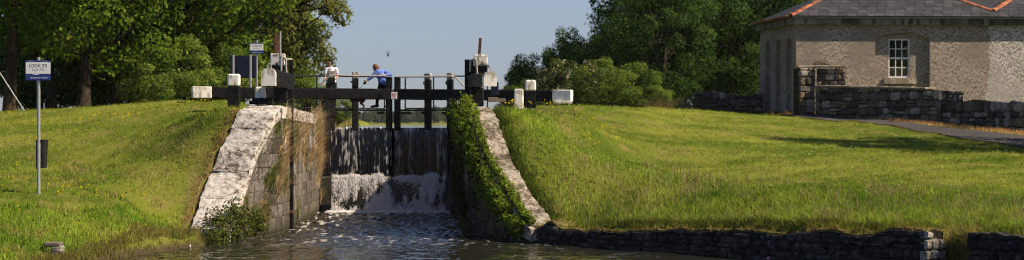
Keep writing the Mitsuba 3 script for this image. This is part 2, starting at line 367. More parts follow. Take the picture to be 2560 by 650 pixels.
# canal above the lock
uy = np.array([80.45, 81.3, 83, 100, 150, 250, 400, 700, 1049])
uv_ = np.array([[(xl_up(y) - (1.0 if y > 82 else -.35)), y, 2.872] for y in uy] + [[(xr_up(y) + (1.0 if y > 82 else -.45)), y, 2.872] for y in uy])
n_ = len(uy)
uf = [[i, n_ + i, n_ + i + 1] for i in range(n_ - 1)] + [[i, n_ + i + 1, i + 1] for i in range(n_ - 1)]
solo('upper_water', trimesh.Trimesh(uv_, np.array(uf), process=False), 'm_canal', 'still canal water level with the top of the upper gates', 'water', 'structure')

# road along the garden wall
rn = [pt(1935, 291, 96), pt(1990, 293, 91.6), pt(2130, 305, 87.3), pt(2300, 330, 81.0), pt(2560, 372, 74.6), (22, 66, 0), (28, 52, 0)]
rf = [pt(1935, 289, 98.5), pt(2010, 289.5, 94.0), pt(2130, 296.5, 90.2), pt(2300, 313, 84.4), pt(2560, 343, 79.2), (25.5, 68, 0), (32, 53, 0)]
def resample(p, n):
    p = np.asarray(p, float)[:, :2]
    s = np.r_[0, np.cumsum(np.linalg.norm(np.diff(p, axis=0), axis=1))]
    t = np.linspace(0, s[-1], n)
    return np.stack([np.interp(t, s, p[:, k]) for k in range(2)], 1)
ra, rb = resample(rn, 90), resample(rf, 90)
ROAD = Polygon(np.vstack([ra, rb[::-1]])).buffer(0)
cols = [ra + (rb - ra) * t for t in np.linspace(0, 1, 9)]
rv = np.stack(cols, 1).reshape(-1, 2)
rz = H(rv[:, 0], rv[:, 1]) + .05
solo('road', trimesh.Trimesh(np.c_[rv, rz], grid_faces(90, 9)[:, ::-1], process=False), 'm_asphalt', 'narrow grey tarmac lane curving along the foot of the stone garden wall', 'road', 'structure', smooth=True)

# ------------------------------------------------------------------ masonry
class Path:
    def __init__(s, pts, side):
        s.p = np.asarray(pts, float)
        s.s = np.r_[0, np.cumsum(np.linalg.norm(np.diff(s.p, axis=0), axis=1))]
        s.L, s.side = s.s[-1], side
    def xy(s, t): return np.stack([np.interp(t, s.s, s.p[:, k]) for k in range(2)], -1)
    def nrm(s, t, e=.15):
        d = s.xy(np.clip(t + e, 0, s.L)) - s.xy(np.clip(t - e, 0, s.L))
        d /= np.linalg.norm(d, axis=-1, keepdims=True)
        return s.side * np.stack([-d[..., 1], d[..., 0]], -1)
    def M(s, t, z, d):
        t = np.asarray(t, float)
        q = s.xy(t) + s.nrm(t) * np.asarray(d)[..., None]
        return np.c_[q, z]
def stone_piece(poly, M, proud, inset, back=.12):
    p = np.array(poly.exterior.coords)[:-1]
    if not poly.exterior.is_ccw: p = p[::-1]
    c = np.array(poly.centroid.coords[0])
    q = c + (p - c) * (1 - inset)
    n = len(p)
    a = np.vstack([p, p, q, [c]])
    dep = np.r_[np.full(n, -back), np.full(n, proud * .45), np.full(n, proud), proud * 1.08]
    v = M(a[:, 0], a[:, 1], dep)
    f = []
    for i in range(n):
        j = (i + 1) % n
        f += [[i, j, n + j], [i, n + j, n + i], [n + i, n + j, 2 * n + j], [n + i, 2 * n + j, 2 * n + i], [2 * n + i, 2 * n + j, 3 * n]]
    m = trimesh.Trimesh(v, np.array(f), process=False)
    k = f[2]
    nn = np.cross(v[f[4][1]] - v[f[4][0]], v[f[4][2]] - v[f[4][0]])
    out = M(np.array([c[0]]), np.array([c[1]]), np.array([1.0]))[0] - M(np.array([c[0]]), np.array([c[1]]), np.array([0.0]))[0]
    if nn @ out < 0: m.invert()
    return m
def courses(L, zb, zt, rg, h, w, jit, cut, joint, s0=0.0):
    "stones laid in rough courses: polygons in (s, z), under the line zt(s)"
    top = max(zt(s) for s in np.linspace(s0, s0 + L, 60))
    bot = min(zb(s) for s in np.linspace(s0, s0 + L, 60))
    cap = Polygon([(s, zt(s)) for s in np.linspace(s0, s0 + L, 80)] + [(s, zb(s)) for s in np.linspace(s0 + L, s0, 80)]).buffer(0)
    out, z = [], bot
    while z < top:
        hh = h * rg.uniform(1 - jit, 1 + jit)
        s = s0 - rg.uniform(0, w)
        while s < s0 + L:
            ww = w * rg.uniform(1 - 1.5 * jit, 1 + 1.5 * jit)
            nz = [(s, z)]
            if rg.random() < jit * .8 and hh > .22:      # two small stones on one another
                k = rg.uniform(.4, .6)
                nz = [(s, z, k * hh), (s, z + k * hh, (1 - k) * hh)]
            else: nz = [(s, z, hh)]
            for (a, b, hgt) in nz:
                g = joint
                x0, x1, y0, y1 = a + g, a + ww - g, b + g, b + hgt - g
                c = cut * min(x1 - x0, y1 - y0)
                cc = rg.uniform(.4, 1.3, 8) * c
                sh = rg.uniform(-1, 1, 8) * jit * .06 * h / .3
                poly = Polygon([(x0 + cc[0], y0 + sh[0]), (x1 - cc[1], y0 + sh[1]), (x1 + sh[2], y0 + cc[2]), (x1 + sh[3], y1 - cc[3]), (x1 - cc[4], y1 + sh[4]), (x0 + cc[5], y1 + sh[5]), (x0 + sh[6], y1 - cc[6]), (x0 + sh[7], y0 + cc[7])]).buffer(0)
                poly = poly.intersection(cap)
                for gq in getattr(poly, 'geoms', [poly]):
                    if gq.geom_type == 'Polygon' and gq.area > .012: out.append(Polygon(gq.exterior).simplify(.01))
            s += ww
        z += hh
    return out
def backing(path, zb, zt, d0, d1, s0=0, s1=None, n=40):
    s1 = path.L if s1 is None else s1
    t = np.linspace(s0, s1, n)
    V = []
    for d in (d0, d1):
        for zf in (zb, zt):
            V.append(path.M(t, np.array([zf(a) for a in t]), np.full(n, d)))
    v = np.vstack(V)                                   # d0b d0t d1b d1t
    f = []
    o = [0, n, 2 * n, 3 * n]
    for i in range(n - 1):
        for a, b in ((0, 1), (1, 3), (3, 2), (2, 0)):
            f += [[o[a] + i, o[a] + i + 1, o[b] + i + 1], [o[a] + i, o[b] + i + 1, o[b] + i]]
    for i in (0, n - 1): f += [[o[0] + i, o[1] + i, o[3] + i], [o[0] + i, o[3] + i, o[2] + i]]
    m = trimesh.Trimesh(v, np.array(f), process=False)
    m.fix_normals()
    return m
def lay(key, path, polys, mats, rg, proud=(.02, .06), inset=.18, wts=None):
    for po in polys:
        m = stone_piece(po, path.M, rg.uniform(*proud), inset)
        part(key, 'stone', m, mats[rg.choice(len(mats), p=wts)], smooth=False)
def coping_stone(path, zt, s0, s1, width, thick, over, seed, amp=.02):
    b = trimesh.creation.box((1, 1, 1))
    for _ in range(3): b = b.subdivide()
    v = b.vertices
    # round the arrises a little
    w = np.abs(v) * 2
    edge = (np.sort(w, axis=1)[:, 1] > .98)
    t = s0 + (v[:, 0] + .5) * (s1 - s0)
    d = over - (v[:, 1] + .5) * width
    zz = np.array([zt(a) for a in t]) + (v[:, 2] - .5) * thick
    p = path.M(t, zz, d)
    n = v / np.linalg.norm(v, axis=1, keepdims=True)
    nz = meshkit.fbm(p * 5, 3, seed) - .5
    tt = path.M(t, zz, d + 0) 
    p[:, 2] += nz * amp * 2 - edge * .02
    p[:, :2] += (path.nrm(t) * ((nz * amp * 1.5) * np.sign(-v[:, 1]))[:, None])
    m = trimesh.Trimesh(p, b.faces, process=False)
    if m.volume < 0: m.invert()
    return m
def lock_wall(label, pts, tops, side, width, mats, copmat, seed, joints):
    key = thing('lock_wall', label, 'lock wall')
    path = Path(pts, side)
    zt = lambda s: float(np.interp(s, path.s, tops))
    rg = rng_(seed)
    polys = courses(path.L, lambda s: -.35, lambda s: zt(s) - .30, rg, .36, 1.0, .16, .10, .006)
    polys.sort(key=lambda q: -q.centroid.x)
    lay(key, path, polys[:300], mats, rg, (.004, .022), .06)
    part(key, 'core', backing(path, lambda s: -1.2, lambda s: zt(s) - .31, -.75, -.012), 'm_mortar')
    for i in range(len(joints) - 1):
        part(key, 'coping_stone', coping_stone(path, lambda s: zt(s), joints[i] + .012, joints[i + 1] - .012, width * rg.uniform(.94, 1.05), .32, .05 + rg.uniform(-.03, .03), seed + i, .045), copmat, smooth=35)
    return key, path, zt
L0 = Path(LPATH, 1).L
lw_key, lpath, lzt = lock_wall('tall left lock wall whose pale lichened coping sweeps down to the water', LPATH, LTOP, 1, LW, ['m_ashlar_0', 'm_ashlar_1', 'm_ashlar_2'], 'm_coping', 31,
                               [0, 1.5, 3.0, 4.5, 6.0, 7.5, 9.0, 10.5, 12.0, 13.5, 15.0, 16.4, 17.75, 19.0, 20.3, 21.4, L0])
R0 = Path(RPATH, -1).L
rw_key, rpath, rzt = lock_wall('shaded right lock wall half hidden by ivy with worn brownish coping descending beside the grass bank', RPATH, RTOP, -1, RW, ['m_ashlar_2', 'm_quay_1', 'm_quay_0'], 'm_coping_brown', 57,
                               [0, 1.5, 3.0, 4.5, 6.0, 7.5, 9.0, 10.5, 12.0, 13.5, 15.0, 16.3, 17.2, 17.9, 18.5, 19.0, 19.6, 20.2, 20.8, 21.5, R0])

# ------------------------------------------------------------------ breast wall and the fall over the gates
MIT = np.array([-4.15, 80.55])                       # where the leaves meet
HL, HR = np.array([-6.62, 79.95]), np.array([-1.96, 79.95])
sill = thing('breast_wall', 'dark wet stone step at the foot of the closed upper gates', 'wall')
part(sill, 'step', cbox(4.9, 1.9, 2.0, .05).apply_translation([-4.3, 80.25, .2]), 'm_wet_stone')
part(sill, 'step', cbox(4.6, .35, 1.2, .05).apply_translation([-4.3, 79.16, -.35]), 'm_wet_stone')

def fall_sheet(a, b, z0, z1, bulge, nx, nz, seed):
    s, t = np.meshgrid(np.linspace(0, 1, nx), np.linspace(0, 1, nz))
    xy = a + (b - a) * s[..., None]
    z = z0 + (z1 - z0) * t
    s_w = s + .018 * (meshkit.fbm(np.stack([s * 6, t * 3, 0 * s + seed + 2], -1), 2, seed) - .5)
    r = meshkit.fbm(np.stack([s_w * 30, t * 2.6, 0 * s + seed], -1), 4, seed) - .5
    y = xy[..., 1] - bulge * np.sqrt(np.clip(t, 0, 1)) - r * .06 - .03
    v = np.stack([xy[..., 0], y, z + (s * 0)], -1).reshape(-1, 3)
    return trimesh.Trimesh(v, grid_faces(nz, nx), process=False)
for nm, a, b, lab, sd in (('water_sheet', HL + [.02, 0], MIT + [-.045, 0], 'thin sheet of water running down the left upper gate', 3), ('water_sheet', MIT + [.045, 0], HR + [-.02, 0], 'thin sheet of water running down the right upper gate', 8)):
    solo(nm, fall_sheet(a, b, 2.885, 1.16, .16, 120, 40, sd), 'm_film', lab, 'waterfall', 'structure', smooth=True)
# white water below the step: strands and clots, a mesh of many small drops
def drops(n, seed, pos, size, colour=(.90, .90, .92)):
    rg = rng_(seed)
    base = trimesh.creation.icosphere(subdivisions=0)
    bv, bf = base.vertices, base.faces
    c, sc = pos(rg, n), size(rg, n)
    n = len(c)
    v = (bv[None] * sc[:, None, :]) + c[:, None, :]
    nn = bv[None] / sc[:, None, :]; nn /= np.linalg.norm(nn, axis=-1, keepdims=True)
    f = bf[None] + (np.arange(n) * len(bv))[:, None, None]
    col = np.repeat(np.array(colour)[None] * rg.uniform(.75, 1.05, (n, 1)), len(bv), 0)
    return nply(v.reshape(-1, 3), f.reshape(-1, 3), nn.reshape(-1, 3), col, 'm_spray')
def pos_fall(rg, n):
    x = rg.uniform(-6.16, -2.26, n * 4); t = rg.uniform(0, 1, n * 4) ** 1.0
    den = meshkit.fbm(np.stack([x * 3.3, t * 2.2, 0 * x], -1), 3, 77)
    edge = .20 * np.exp(-((t - .04) / .12) ** 2) + .30 * np.exp(-((t - 1.0) / .10) ** 2)
    ok = den + edge + .10 * rg.normal(size=n * 4) > .60
    x, t = x[ok][:n], t[ok][:n]
    y = 78.98 - .42 * np.sqrt(t) - rg.uniform(0, .18, len(x))
    z = 1.20 * (1 - t ** 1.25) + .10 * rg.normal(size=len(x)) * (.45 + t * .3) + .16 * (meshkit.fbm(np.c_[x * 2.2, 0 * x, 0 * x], 3, 5) - .5)
    return np.c_[x, y, z]
k = thing('white_water', 'white water tumbling over the stone step below the gates', 'waterfall', kind='stuff')
scene[k] = drops(32000, 5, pos_fall, lambda rg, n: np.c_[rg.uniform(.005, .014, n), rg.uniform(.006, .015, n), rg.uniform(.012, .060, n)])
def pos_boil(rg, n):
    x = rg.uniform(-6.3, -2.15, n); y = 78.5 - np.abs(rg.normal(0, .45, n))
    return np.c_[x, y, rg.uniform(-.02, .06, n)]
k = thing('foam', 'foam boiling up where the fall meets the water', 'foam', kind='stuff')
scene[k] = drops(5000, 6, pos_boil, lambda rg, n: np.c_[rg.uniform(.01, .05, n), rg.uniform(.02, .08, n), rg.uniform(.008, .03, n)])

# ------------------------------------------------------------------ the upper gates, closed
def V3(xy, z): return np.array([xy[0], xy[1], z])
def upper_gate(label, heel, mitre, tip, ztip, posts, lever, sgn):
    k = thing('lock_gate', label, 'lock gate')
    d = (mitre - heel); L = np.linalg.norm(d); d = d / L
    back = np.array([-d[1], d[0]]);  back = back if back[1] > 0 else -back
    e = mitre - d * .02
    zc = 4.05
    tip3, m3_ = V3(tip, ztip), V3(e, zc)
    q = tip3 + (m3_ - tip3) * (.66 / np.linalg.norm(m3_ - tip3))
    part(k, 'balance_beam', bar(q, m3_, .36, .38, .03), 'm_black_wood')
    part(k, 'beam_end', bar(tip3, q, .375, .40, .02), 'm_white_paint', label='white painted end of the balance beam')
    part(k, 'mitre_post', bar(V3(mitre - d * .13, 2.80), V3(mitre - d * .13, 4.66), .22, .24, .02), 'm_black_wood')
    part(k, 'mitre_post', bar(V3(mitre - d * .13 + back * .10, .5), V3(mitre - d * .13 + back * .10, 2.79), .22, .16, .02), 'm_black_wood')
    part(k, 'heel_post', bar(V3(heel + d * .12, 0), V3(heel + d * .12, 3.86), .34, .30, .02), 'm_black_wood')
    n = 8
    for i in range(n):
        a = heel + d * (.28 + (L - .54) * i / n); b = heel + d * (.28 + (L - .54) * (i + 1) / n - .012)
        part(k, 'plank', bar(V3((a + b) / 2 + back * .02, .9), V3((a + b) / 2 + back * .02, 2.85), np.linalg.norm(b - a), .09, .008, up=(back[0], back[1], 0)), 'm_black_wood')
    part(k, 'top_rail', bar(V3(heel + d * .25 + back * .14, 2.74), V3(mitre - d * .2 + back * .14, 2.74), .16, .22, .02), 'm_black_wood')
    for px, ztop, wd in posts:
        s = ((px - 1280) / FPX * 80.2 - heel[0]) / d[0]
        c = heel + d * s
        rp = part(k, 'rack_post', bar(V3(c - back * .0, 2.8), V3(c, ztop - .24), wd, .20, .015, up=(back[0], back[1], 0)), 'm_black_wood')
        part(rp, 'cap', bar(V3(c, ztop - .24), V3(c, ztop), wd + .008, .205, .02, up=(back[0], back[1], 0)), 'm_grey_cap')
        part(rp, 'ratchet', cat([bar(V3(c - d * sgn * (.10), ztop - .42) - V3(back * .12, 0), V3(c - d * sgn * (.10), ztop - .28) - V3(back * .12, 0), .07, .09, .02), tube([V3(c, ztop - .35), V3(c - d * sgn * .17, ztop - .35)], .03)]), 'm_rail')
    # walkway on the upstream side
    nb = 4
    for i in range(2):
        off = .42 + .30 * i
        part(k, 'walkway_board', bar(V3(heel - d * .5 + back * off, 3.50), V3(mitre - d * .05 + back * off, 3.50), .27, .06, .01), 'm_black_wood')
    for i in range(3):
        c = heel + d * (L * (.2 + .33 * i))
        part(k, 'bracket', bar(V3(c, 3.40), V3(c + back * .85, 3.40), .12, .09, .01), 'm_black_wood')
    r0, r1 = heel - d * .95 + back * .92, mitre - d * .12 + back * .92
    part(k, 'handrail', tube([V3(r1, 3.5), V3(r1, 4.6), V3(r1 - d * .06, 4.68), V3(r0, 4.70)], .026), 'm_rail')
    part(k, 'handrail', tube([V3(r0, 3.58), V3(r1, 3.56)], .022), 'm_rail')
    for t in (.02, .28, .66):
        c = r0 + (r1 - r0) * t
        part(k, 'rail_post', tube([V3(c, 3.45), V3(c, 4.70)], .024), 'm_rail')
    # pipe handle on the near side
    part(k, 'pipe_rail', tube([V3(lever[0], lever[1])] + [V3(p[0], p[1]) for p in lever[2:]] if False else lever, .030), 'm_pipe', smooth=40)
    return k
tipL, tipR = W(480, 230, 79.0)[:2], W(1430, 242, 79.0)[:2]
gL = upper_gate('closed left leaf of the upper lock gate, its black beam reaching over the left bank', HL, MIT + [-.02, 0], tipL, 4.10, [(829, 4.86, .24), (888, 4.83, .20)],
                [W(797, 215, 79.8), W(822, 192, 79.8), W(832, 188, 79.8), W(880, 189.5, 79.95), W(966, 189.5, 80.1)], 1)
gR = upper_gate('closed right leaf of the upper lock gate, its black beam reaching the right lawn', HR, MIT + [.02, 0], tipR, 3.98, [(1070, 4.78, .22), (1126, 4.79, .20)],
                [W(992, 192, 80.1), W(1062, 192, 79.95), W(1128, 191, 79.8), W(1141, 195, 79.8), W(1160, 216, 79.8)], -1)
part(gR, 'beam_packer', bar(W(1382, 256, 78.95), W(1430, 256, 78.95), .36, .10, .015), 'm_white_worn')
# warning plate at the mitre
wp = W(985.5, 239, 79.93)
ks = thing('warning_plate', 'small white prohibition plate with a red ring where the two upper gates meet', 'sign')
part(ks, 'plate', cbox(.20, .012, .25, .004).apply_translation(wp), 'm_sign_white')
ring = trimesh.creation.annulus(r_min=.055, r_max=.078, height=.006); ring.apply_transform(trimesh.transformations.rotation_matrix(math.pi / 2, [1, 0, 0])); ring.apply_translation(wp + [0, -.009, .025])
part(ks, 'ring', cat([ring, bar(wp + [-.05, -.010, .075], wp + [.05, -.010, -.025], .006, .02, .001, up=(0, 1, 0))]), 'm_red')
part(ks, 'figure', cat([cbox(.03, .004, .06, .001).apply_translation(wp + [0, -.0085, .02]), cbox(.16, .004, .02, .001).apply_translation(wp + [0, -.0085, -.095])]), 'm_ink')

# ------------------------------------------------------------------ the lower gates, folded back: balance beams point downstream
def loaf(w, h, r):
    return sbox(-w / 2, -h / 2, w / 2, h / 2 - r).union(sbox(-w / 2 + r, 0, w / 2 - r, h / 2)).union(shapely.Point(-w / 2 + r, h / 2 - r).buffer(r, 6)).union(shapely.Point(w / 2 - r, h / 2 - r).buffer(r, 6))
def along(p0, p1):
    p0, p1 = np.asarray(p0), np.asarray(p1)
    m = frame(p0, p1 - p0, (0, 0, 1)); L = np.linalg.norm(p1 - p0)
    return lambda a, b, d: p0 + np.outer(d, m[:3, 0]) + np.outer(-a, m[:3, 1]) + np.outer(b, m[:3, 2])
def lower_gate(label, front, heel, w, h, end, zb, side, sidemat):
    "front, heel: centres of the beam's two ends"
    k = thing('lock_gate', label, 'lock gate')
    dr_ = (heel - front) / np.linalg.norm(heel - front); L = np.linalg.norm(heel - front)
    M = along(front, heel)
    part(k, 'balance_beam', prism(loaf(w - .01, h - .03, .05), end, L + .25, M), sidemat)
    part(k, 'beam_end', prism(loaf(w + .01, h + .03, .18), 0, end, M), 'm_white_paint', smooth=35, label='white painted rounded end of the short balance beam')
    c = front + dr_ * .18 + [0, 0, h / 2]
    part(k, 'lifting_ring', tube([c + [-.05, 0, -.05], c + [-.05, 0, .08], c + [-.03, 0, .13], c + [.03, 0, .13], c + [.05, 0, .08], c + [.05, 0, -.05]], .018), 'm_pipe', smooth=40)
    return k
frL, heL = W(671, 192, 64.3), W(716, 203, 67.6)
gl = lower_gate('open left lower lock gate with stubby beam, twin rusty racks and a grey pole', frL, heL, .40, .47, .12, 3.5, -1, 'm_black_wood')
part(gl, 'stanchion', cat([bar(W(702, 258, 67.3), W(702, 214, 67.3), .40, .42, .03)]), 'm_black_wood')
hp = part(gl, 'heel_post', bar(W(727, 574, 65.85), W(727, 222, 65.85), .15, .15, .02), 'm_black_wood')
for y in (382, 457, 530, 300): part(hp, 'strap', bar(W(720, y, 65.72), W(734, y, 65.72), .10, .09, .01), 'm_rust')
pb = part(gl, 'paddle_box', bar(W(695, 190, 67.3), W(695, 164, 67.3), .42, .34, .02), 'm_black_wood')
part(pb, 'cap', bar(W(695, 164, 67.3), W(695, 134, 67.3), .425, .345, .03), 'm_white_worn', label='flaking white top of the paddle gear box')
part(gl, 'rack', bar(W(688.5, 134, 67.3), W(687.5, 86, 67.3), .07, .06, .006), 'm_rust'); part(gl, 'rack', bar(W(694.5, 134, 67.35), W(694, 90, 67.35), .065, .06, .006), 'm_rust')
part(gl, 'pole', tube([W(700.5, 165, 67.0), W(700.5, 78, 67.0)], .030), 'm_galv', smooth=40)
part(gl, 'side_post', bar(W(727.5, 222, 67.6), W(727, 148, 67.6), .13, .14, .015), 'm_black_wood')
part(gl, 'guard_rail', tube([W(703, 186, 66.9), W(703.5, 140, 66.9), W(707, 141, 67.0), W(714, 147, 67.2), W(729, 148, 67.5)], .028), 'm_pipe', smooth=40)
part(gl, 'guard_rail', tube([W(715, 147, 67.1), W(715.5, 182, 67.1)], .028), 'm_pipe', smooth=40)
frR, heR = W(1226, 197, 63.9), W(1183, 203, 67.4)
gr = lower_gate('open right lower lock gate with white ended beam and one leaning rusty rack', frR, heR, .36, .38, .36, 3.5, 1, 'm_side_wood')
part(gr, 'stanchion', bar(W(1192, 266, 67.0), W(1192, 218, 67.0), .40, .36, .03), 'm_worn_wood')
part(gr, 'side_post', bar(W(1173, 266, 67.3), W(1173, 152, 67.3), .26, .22, .015), 'm_black_wood')
part(gr, 'post_cap', bar(W(1173, 152, 67.3), W(1173, 149, 67.3), .27, .23, .008), 'm_rust')
pb = part(gr, 'paddle_box', bar(W(1201, 192, 67.1), W(1201, 164, 67.1), .40, .34, .02), 'm_worn_wood')
part(pb, 'cap', bar(W(1202, 164, 67.1), W(1202, 137, 67.1), .395, .345, .03), 'm_white_worn', label='worn white top of the paddle gear box')
part(gr, 'rack', bar(W(1198, 138, 67.1), W(1201, 95, 67.1), .085, .06, .006), 'm_rust')
part(gr, 'guard_rail', tube([W(1193, 187, 66.8), W(1190.5, 150, 66.8), W(1186, 147, 66.9), W(1176, 153, 67.0), W(1175, 180, 67.0)], .030), 'm_pipe', smooth=40)
part(gr, 'crank_shaft', tube([W(1190, 165, 66.9), W(1223, 165, 66.9)], .024), 'm_rail')

# mooring posts and footboards
def mooring_post(x0, x1, y0, y1, ymid, Y, label, n=8):
    a, b = W((x0 + x1) / 2, y1, Y), W((x0 + x1) / 2, y0, Y)
    w = (x1 - x0) / FPX * Y
    zm = W(0, ymid, Y)[2] if ymid else None
    k = thing('mooring_post', label, 'post')
    a[2] = min(a[2], float(H(a[0], a[1])) - .15)
    sec = lambda z0, z1, cap: cbox(w, w * .92, z1 - z0, .045 if cap else .02).apply_translation([a[0], a[1], (z0 + z1) / 2])
    if zm:
        part(k, 'foot', sec(a[2], zm, False), 'm_black_wood'); part(k, 'head', sec(zm, b[2], True), 'm_white_paint')
    else: part(k, 'head', sec(a[2], b[2], True), 'm_white_paint')
    return k
mooring_post(570, 600, 185, 246, 216, 70.5, 'tall square post, white above and black below, beside the left balance beam')
mooring_post(638, 664, 217, 246, None, 67.0, 'short white stump on the left coping under the stubby balance beam')
mooring_post(1313, 1340, 200, 258, 228, 73.0, 'tall rounded post, white above and black below, on the right bank before the beam')
mooring_post(1285, 1309, 222, 252, None, 71.0, 'short pale stump beside the tall post on the right bank')
solo('footboard', cat([bar(W(625, 256, 66.5), W(684, 256, 66.5), .5, .10, .02), bar(W(632, 249, 66.6), W(678, 249, 66.6), .42, .09, .02)]), 'm_black_wood', 'black timber footboards lying on the left coping beside the white stump', 'board')
kf = thing('footboard', 'weathered grey timber footboard on the right coping behind the ivy', 'board')
part(kf, 'board', bar(W(1220, 249, 66.8), W(1244, 249, 66.8), .4, .13, .01), 'm_ply_wood'); part(kf, 'board', bar(W(1245, 251, 66.9), W(1264, 251, 66.9), .4, .10, .01), 'm_ply_wood')
solo('rubbish_box', cbox(.24, .2, .42, .02).apply_translation(W(1237, 222, 72)), 'm_navy', 'small dark blue box behind the white end of the right lower beam', 'box')

# ------------------------------------------------------------------ signs
def txt(s, h, bold=False, italic=False):
    m = meshkit.text_mesh(s, h, .003, bold)
    if italic: m.vertices[:, 0] += m.vertices[:, 1] * .22
    m.vertices[:, 0] -= (m.vertices[:, 0].max() + m.vertices[:, 0].min()) / 2
    return m
def facing(m, o):
    R = np.eye(4); R[:3, 0] = [1, 0, 0]; R[:3, 1] = [0, 0, 1]; R[:3, 2] = [0, -1, 0]; R[:3, 3] = o
    m = m.copy(); m.apply_transform(R); return m
def lock_sign(label, px, ytop, ybot, y0, y1, w, Y, zfoot=None):
    k = thing('lock_sign', label, 'sign')
    t, b = W(px, y0, Y), W(px, y1, Y)
    f = W(px, ybot, Y); f[2] = float(H(f[0], f[1])) - .1
    h = t[2] - b[2]; c = (t + b) / 2; c[1] -= .05
    part(k, 'post', tube([f, W(px, ytop, Y)], .042 if Y < 70 else .036, 12), 'm_galv', smooth=40)
    part(k, 'board', cbox(w, .016, h, .006).apply_translation(c), 'm_blue')
    part(k, 'panel', cbox(w - .012, .006, h * .58, .002).apply_translation(c + [0, -.0105, h * .115]), 'm_sign_white')
    u = h / .47
    pn = c + [0, -.0145, 0]
    part(k, 'lettering', cat([facing(txt('LOCK 35', .074 * u, True), pn + [0, 0, h * .15]), facing(txt('Loc 35', .062 * u, False, True), pn + [0, 0, -h * .035])]), 'm_ink')
    pl = c + [0, -.009, 0]
    swoosh = prism(Polygon([(-.13, .03), (-.06, .012), (.0, .02), (.03, .035), (.0, .027), (-.06, .022)]).buffer(.004), 0, .003, lambda a, b_, d: pl + np.c_[a * u, -d, b_ * u - h * .25])
    part(k, 'small_print', cat([facing(txt('Waterways Ireland', .034 * u), pl + [.02 * u, 0, -h * .40]), swoosh, facing(txt('Royal Canal', .016 * u), pl + [-w * .27, 0, h * .445]), facing(txt('An Chanail', .016 * u), pl + [w * .27, 0, h * .445])]), 'm_sign_white')
    return k
s1 = lock_sign('white and blue lock number sign on a grey pole on the left grass bank', 96.5, 143, 482, 151, 201, .61, 56)
lock_sign('small distant white and blue lock sign on a pole behind the left balance beam', 642, 100, 250, 107.5, 135, .50, 84)
bk = thing('litter_bin', 'black litter sack holder strapped to the pole of the left lock sign', 'bin')
bc = W(108, 350, 56.13)
body = trimesh.creation.cylinder(radius=1, height=1, sections=20)
v = body.vertices.copy(); tt = v[:, 2] + .5
rx = .095 + .040 * tt
v2 = np.c_[v[:, 0] * rx, v[:, 1] * rx * .9, tt * .68] + [bc[0] - .01, bc[1] + .0, bc[2] - .68]
part(bk, 'sack', trimesh.Trimesh(v2, body.faces, process=False), 'm_bag', smooth=40)
part(bk, 'rim', trimesh.creation.torus(.137, .012, 24, 8).apply_transform(np.diag([1, .9, 1, 1])).apply_translation([bc[0] - .01, bc[1], bc[2]]), 'm_bag', smooth=True)
part(bk, 'holder', cat([cbox(.10, .10, .03, .005).apply_translation(W(98, 353, 56.02)), cbox(.03, .08, .72, .005).apply_translation(W(92, 386, 56.03)), cbox(.10, .06, .03, .005).apply_translation(W(99, 418, 56.02))]), 'm_bag')
nb = thing('noticeboard', 'dark blue noticeboard seen from behind on two grey poles among the left trees', 'noticeboard')
part(nb, 'board', bar(W(575, 167, 82), W(640, 167, 82), .05, .79, .01), 'm_navy')
for x in (583, 626): part(nb, 'post', tube([W(x, 260, 81.8), W(x, 137, 81.8)], .045, 10), 'm_galv', smooth=40)
solo('stay_wire', tube([W(-60, 95, 84), W(0, 183, 84), W(66, 285, 84)], .022, 8), 'm_galv', 'thin grey stay rod slanting down to the ground at the far left', 'cable')

# ------------------------------------------------------------------ the cottage
RA = math.radians(6)
U, V = np.array([math.cos(RA), math.sin(RA), 0]), np.array([-math.sin(RA), math.cos(RA), 0])
HC = np.array([11.64, 94.4, 0])
def HM(u, v, z): return HC + np.multiply.outer(np.asarray(u, float), U) + np.multiply.outer(np.asarray(v, float), V) + np.multiply.outer(np.asarray(z, float), [0, 0, 1.0])
hs = thing('cottage', 'single storey roughcast lock cottage with slate hipped roofs edged in orange tiles', 'house')
Z0, Z1, HW, HD, SPL, REC = 2.6, 7.12, 16.5, 7.0, 8.12, .20
def arch(a, b, z0, zs, zt, n=18):
    t = np.linspace(0, np.pi, n)
    return Polygon([(a, z0)] + [((a + b) / 2 - (b - a) / 2 * math.cos(x), zs + (zt - zs) * math.sin(x) ** .9) for x in t] + [(b, z0)])
F = lambda a, b, d: HM(a, d, b)                      # front polygons: a = u, b = z, d = v
S = lambda a, b, d: HM(d, a, b)                      # left side polygons: a = v, b = z, d = u
rec = arch(3.31, 5.62, 3.0, 6.40, 6.79)
rg = rng_(12)
zz = np.linspace(Z0, Z1, 60)
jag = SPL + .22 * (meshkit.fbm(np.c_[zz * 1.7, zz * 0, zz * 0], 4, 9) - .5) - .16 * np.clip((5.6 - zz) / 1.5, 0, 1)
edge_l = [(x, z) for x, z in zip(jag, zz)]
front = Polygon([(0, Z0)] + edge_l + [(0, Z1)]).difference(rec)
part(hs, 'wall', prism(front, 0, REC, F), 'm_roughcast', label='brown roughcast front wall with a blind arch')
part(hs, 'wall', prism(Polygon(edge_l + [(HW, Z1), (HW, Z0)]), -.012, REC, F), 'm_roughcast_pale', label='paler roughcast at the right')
win = sbox(3.93, 4.93, 4.83, 6.53)
part(hs, 'wall', prism(arch(3.2, 5.75, Z0, 6.5, 6.95).difference(win), REC + .003, REC + .22, F), 'm_roughcast', label='recessed wall inside the arch')
side = sbox(REC + .002, Z0, HD, Z1)
arches = [arch(.80, 1.85, Z0, 6.1, 6.62), arch(2.80, 3.85, Z0, 6.1, 6.62), arch(4.9, 5.95, Z0, 6.1, 6.62)]
for a in arches: side = side.difference(a)
part(hs, 'wall', prism(side, 0, REC, S), 'm_roughcast', label='shaded side wall with three blind arches')
part(hs, 'wall', prism(sbox(REC + .25, Z0, HD, Z1), REC + .003, REC + .2, S), 'm_roughcast')
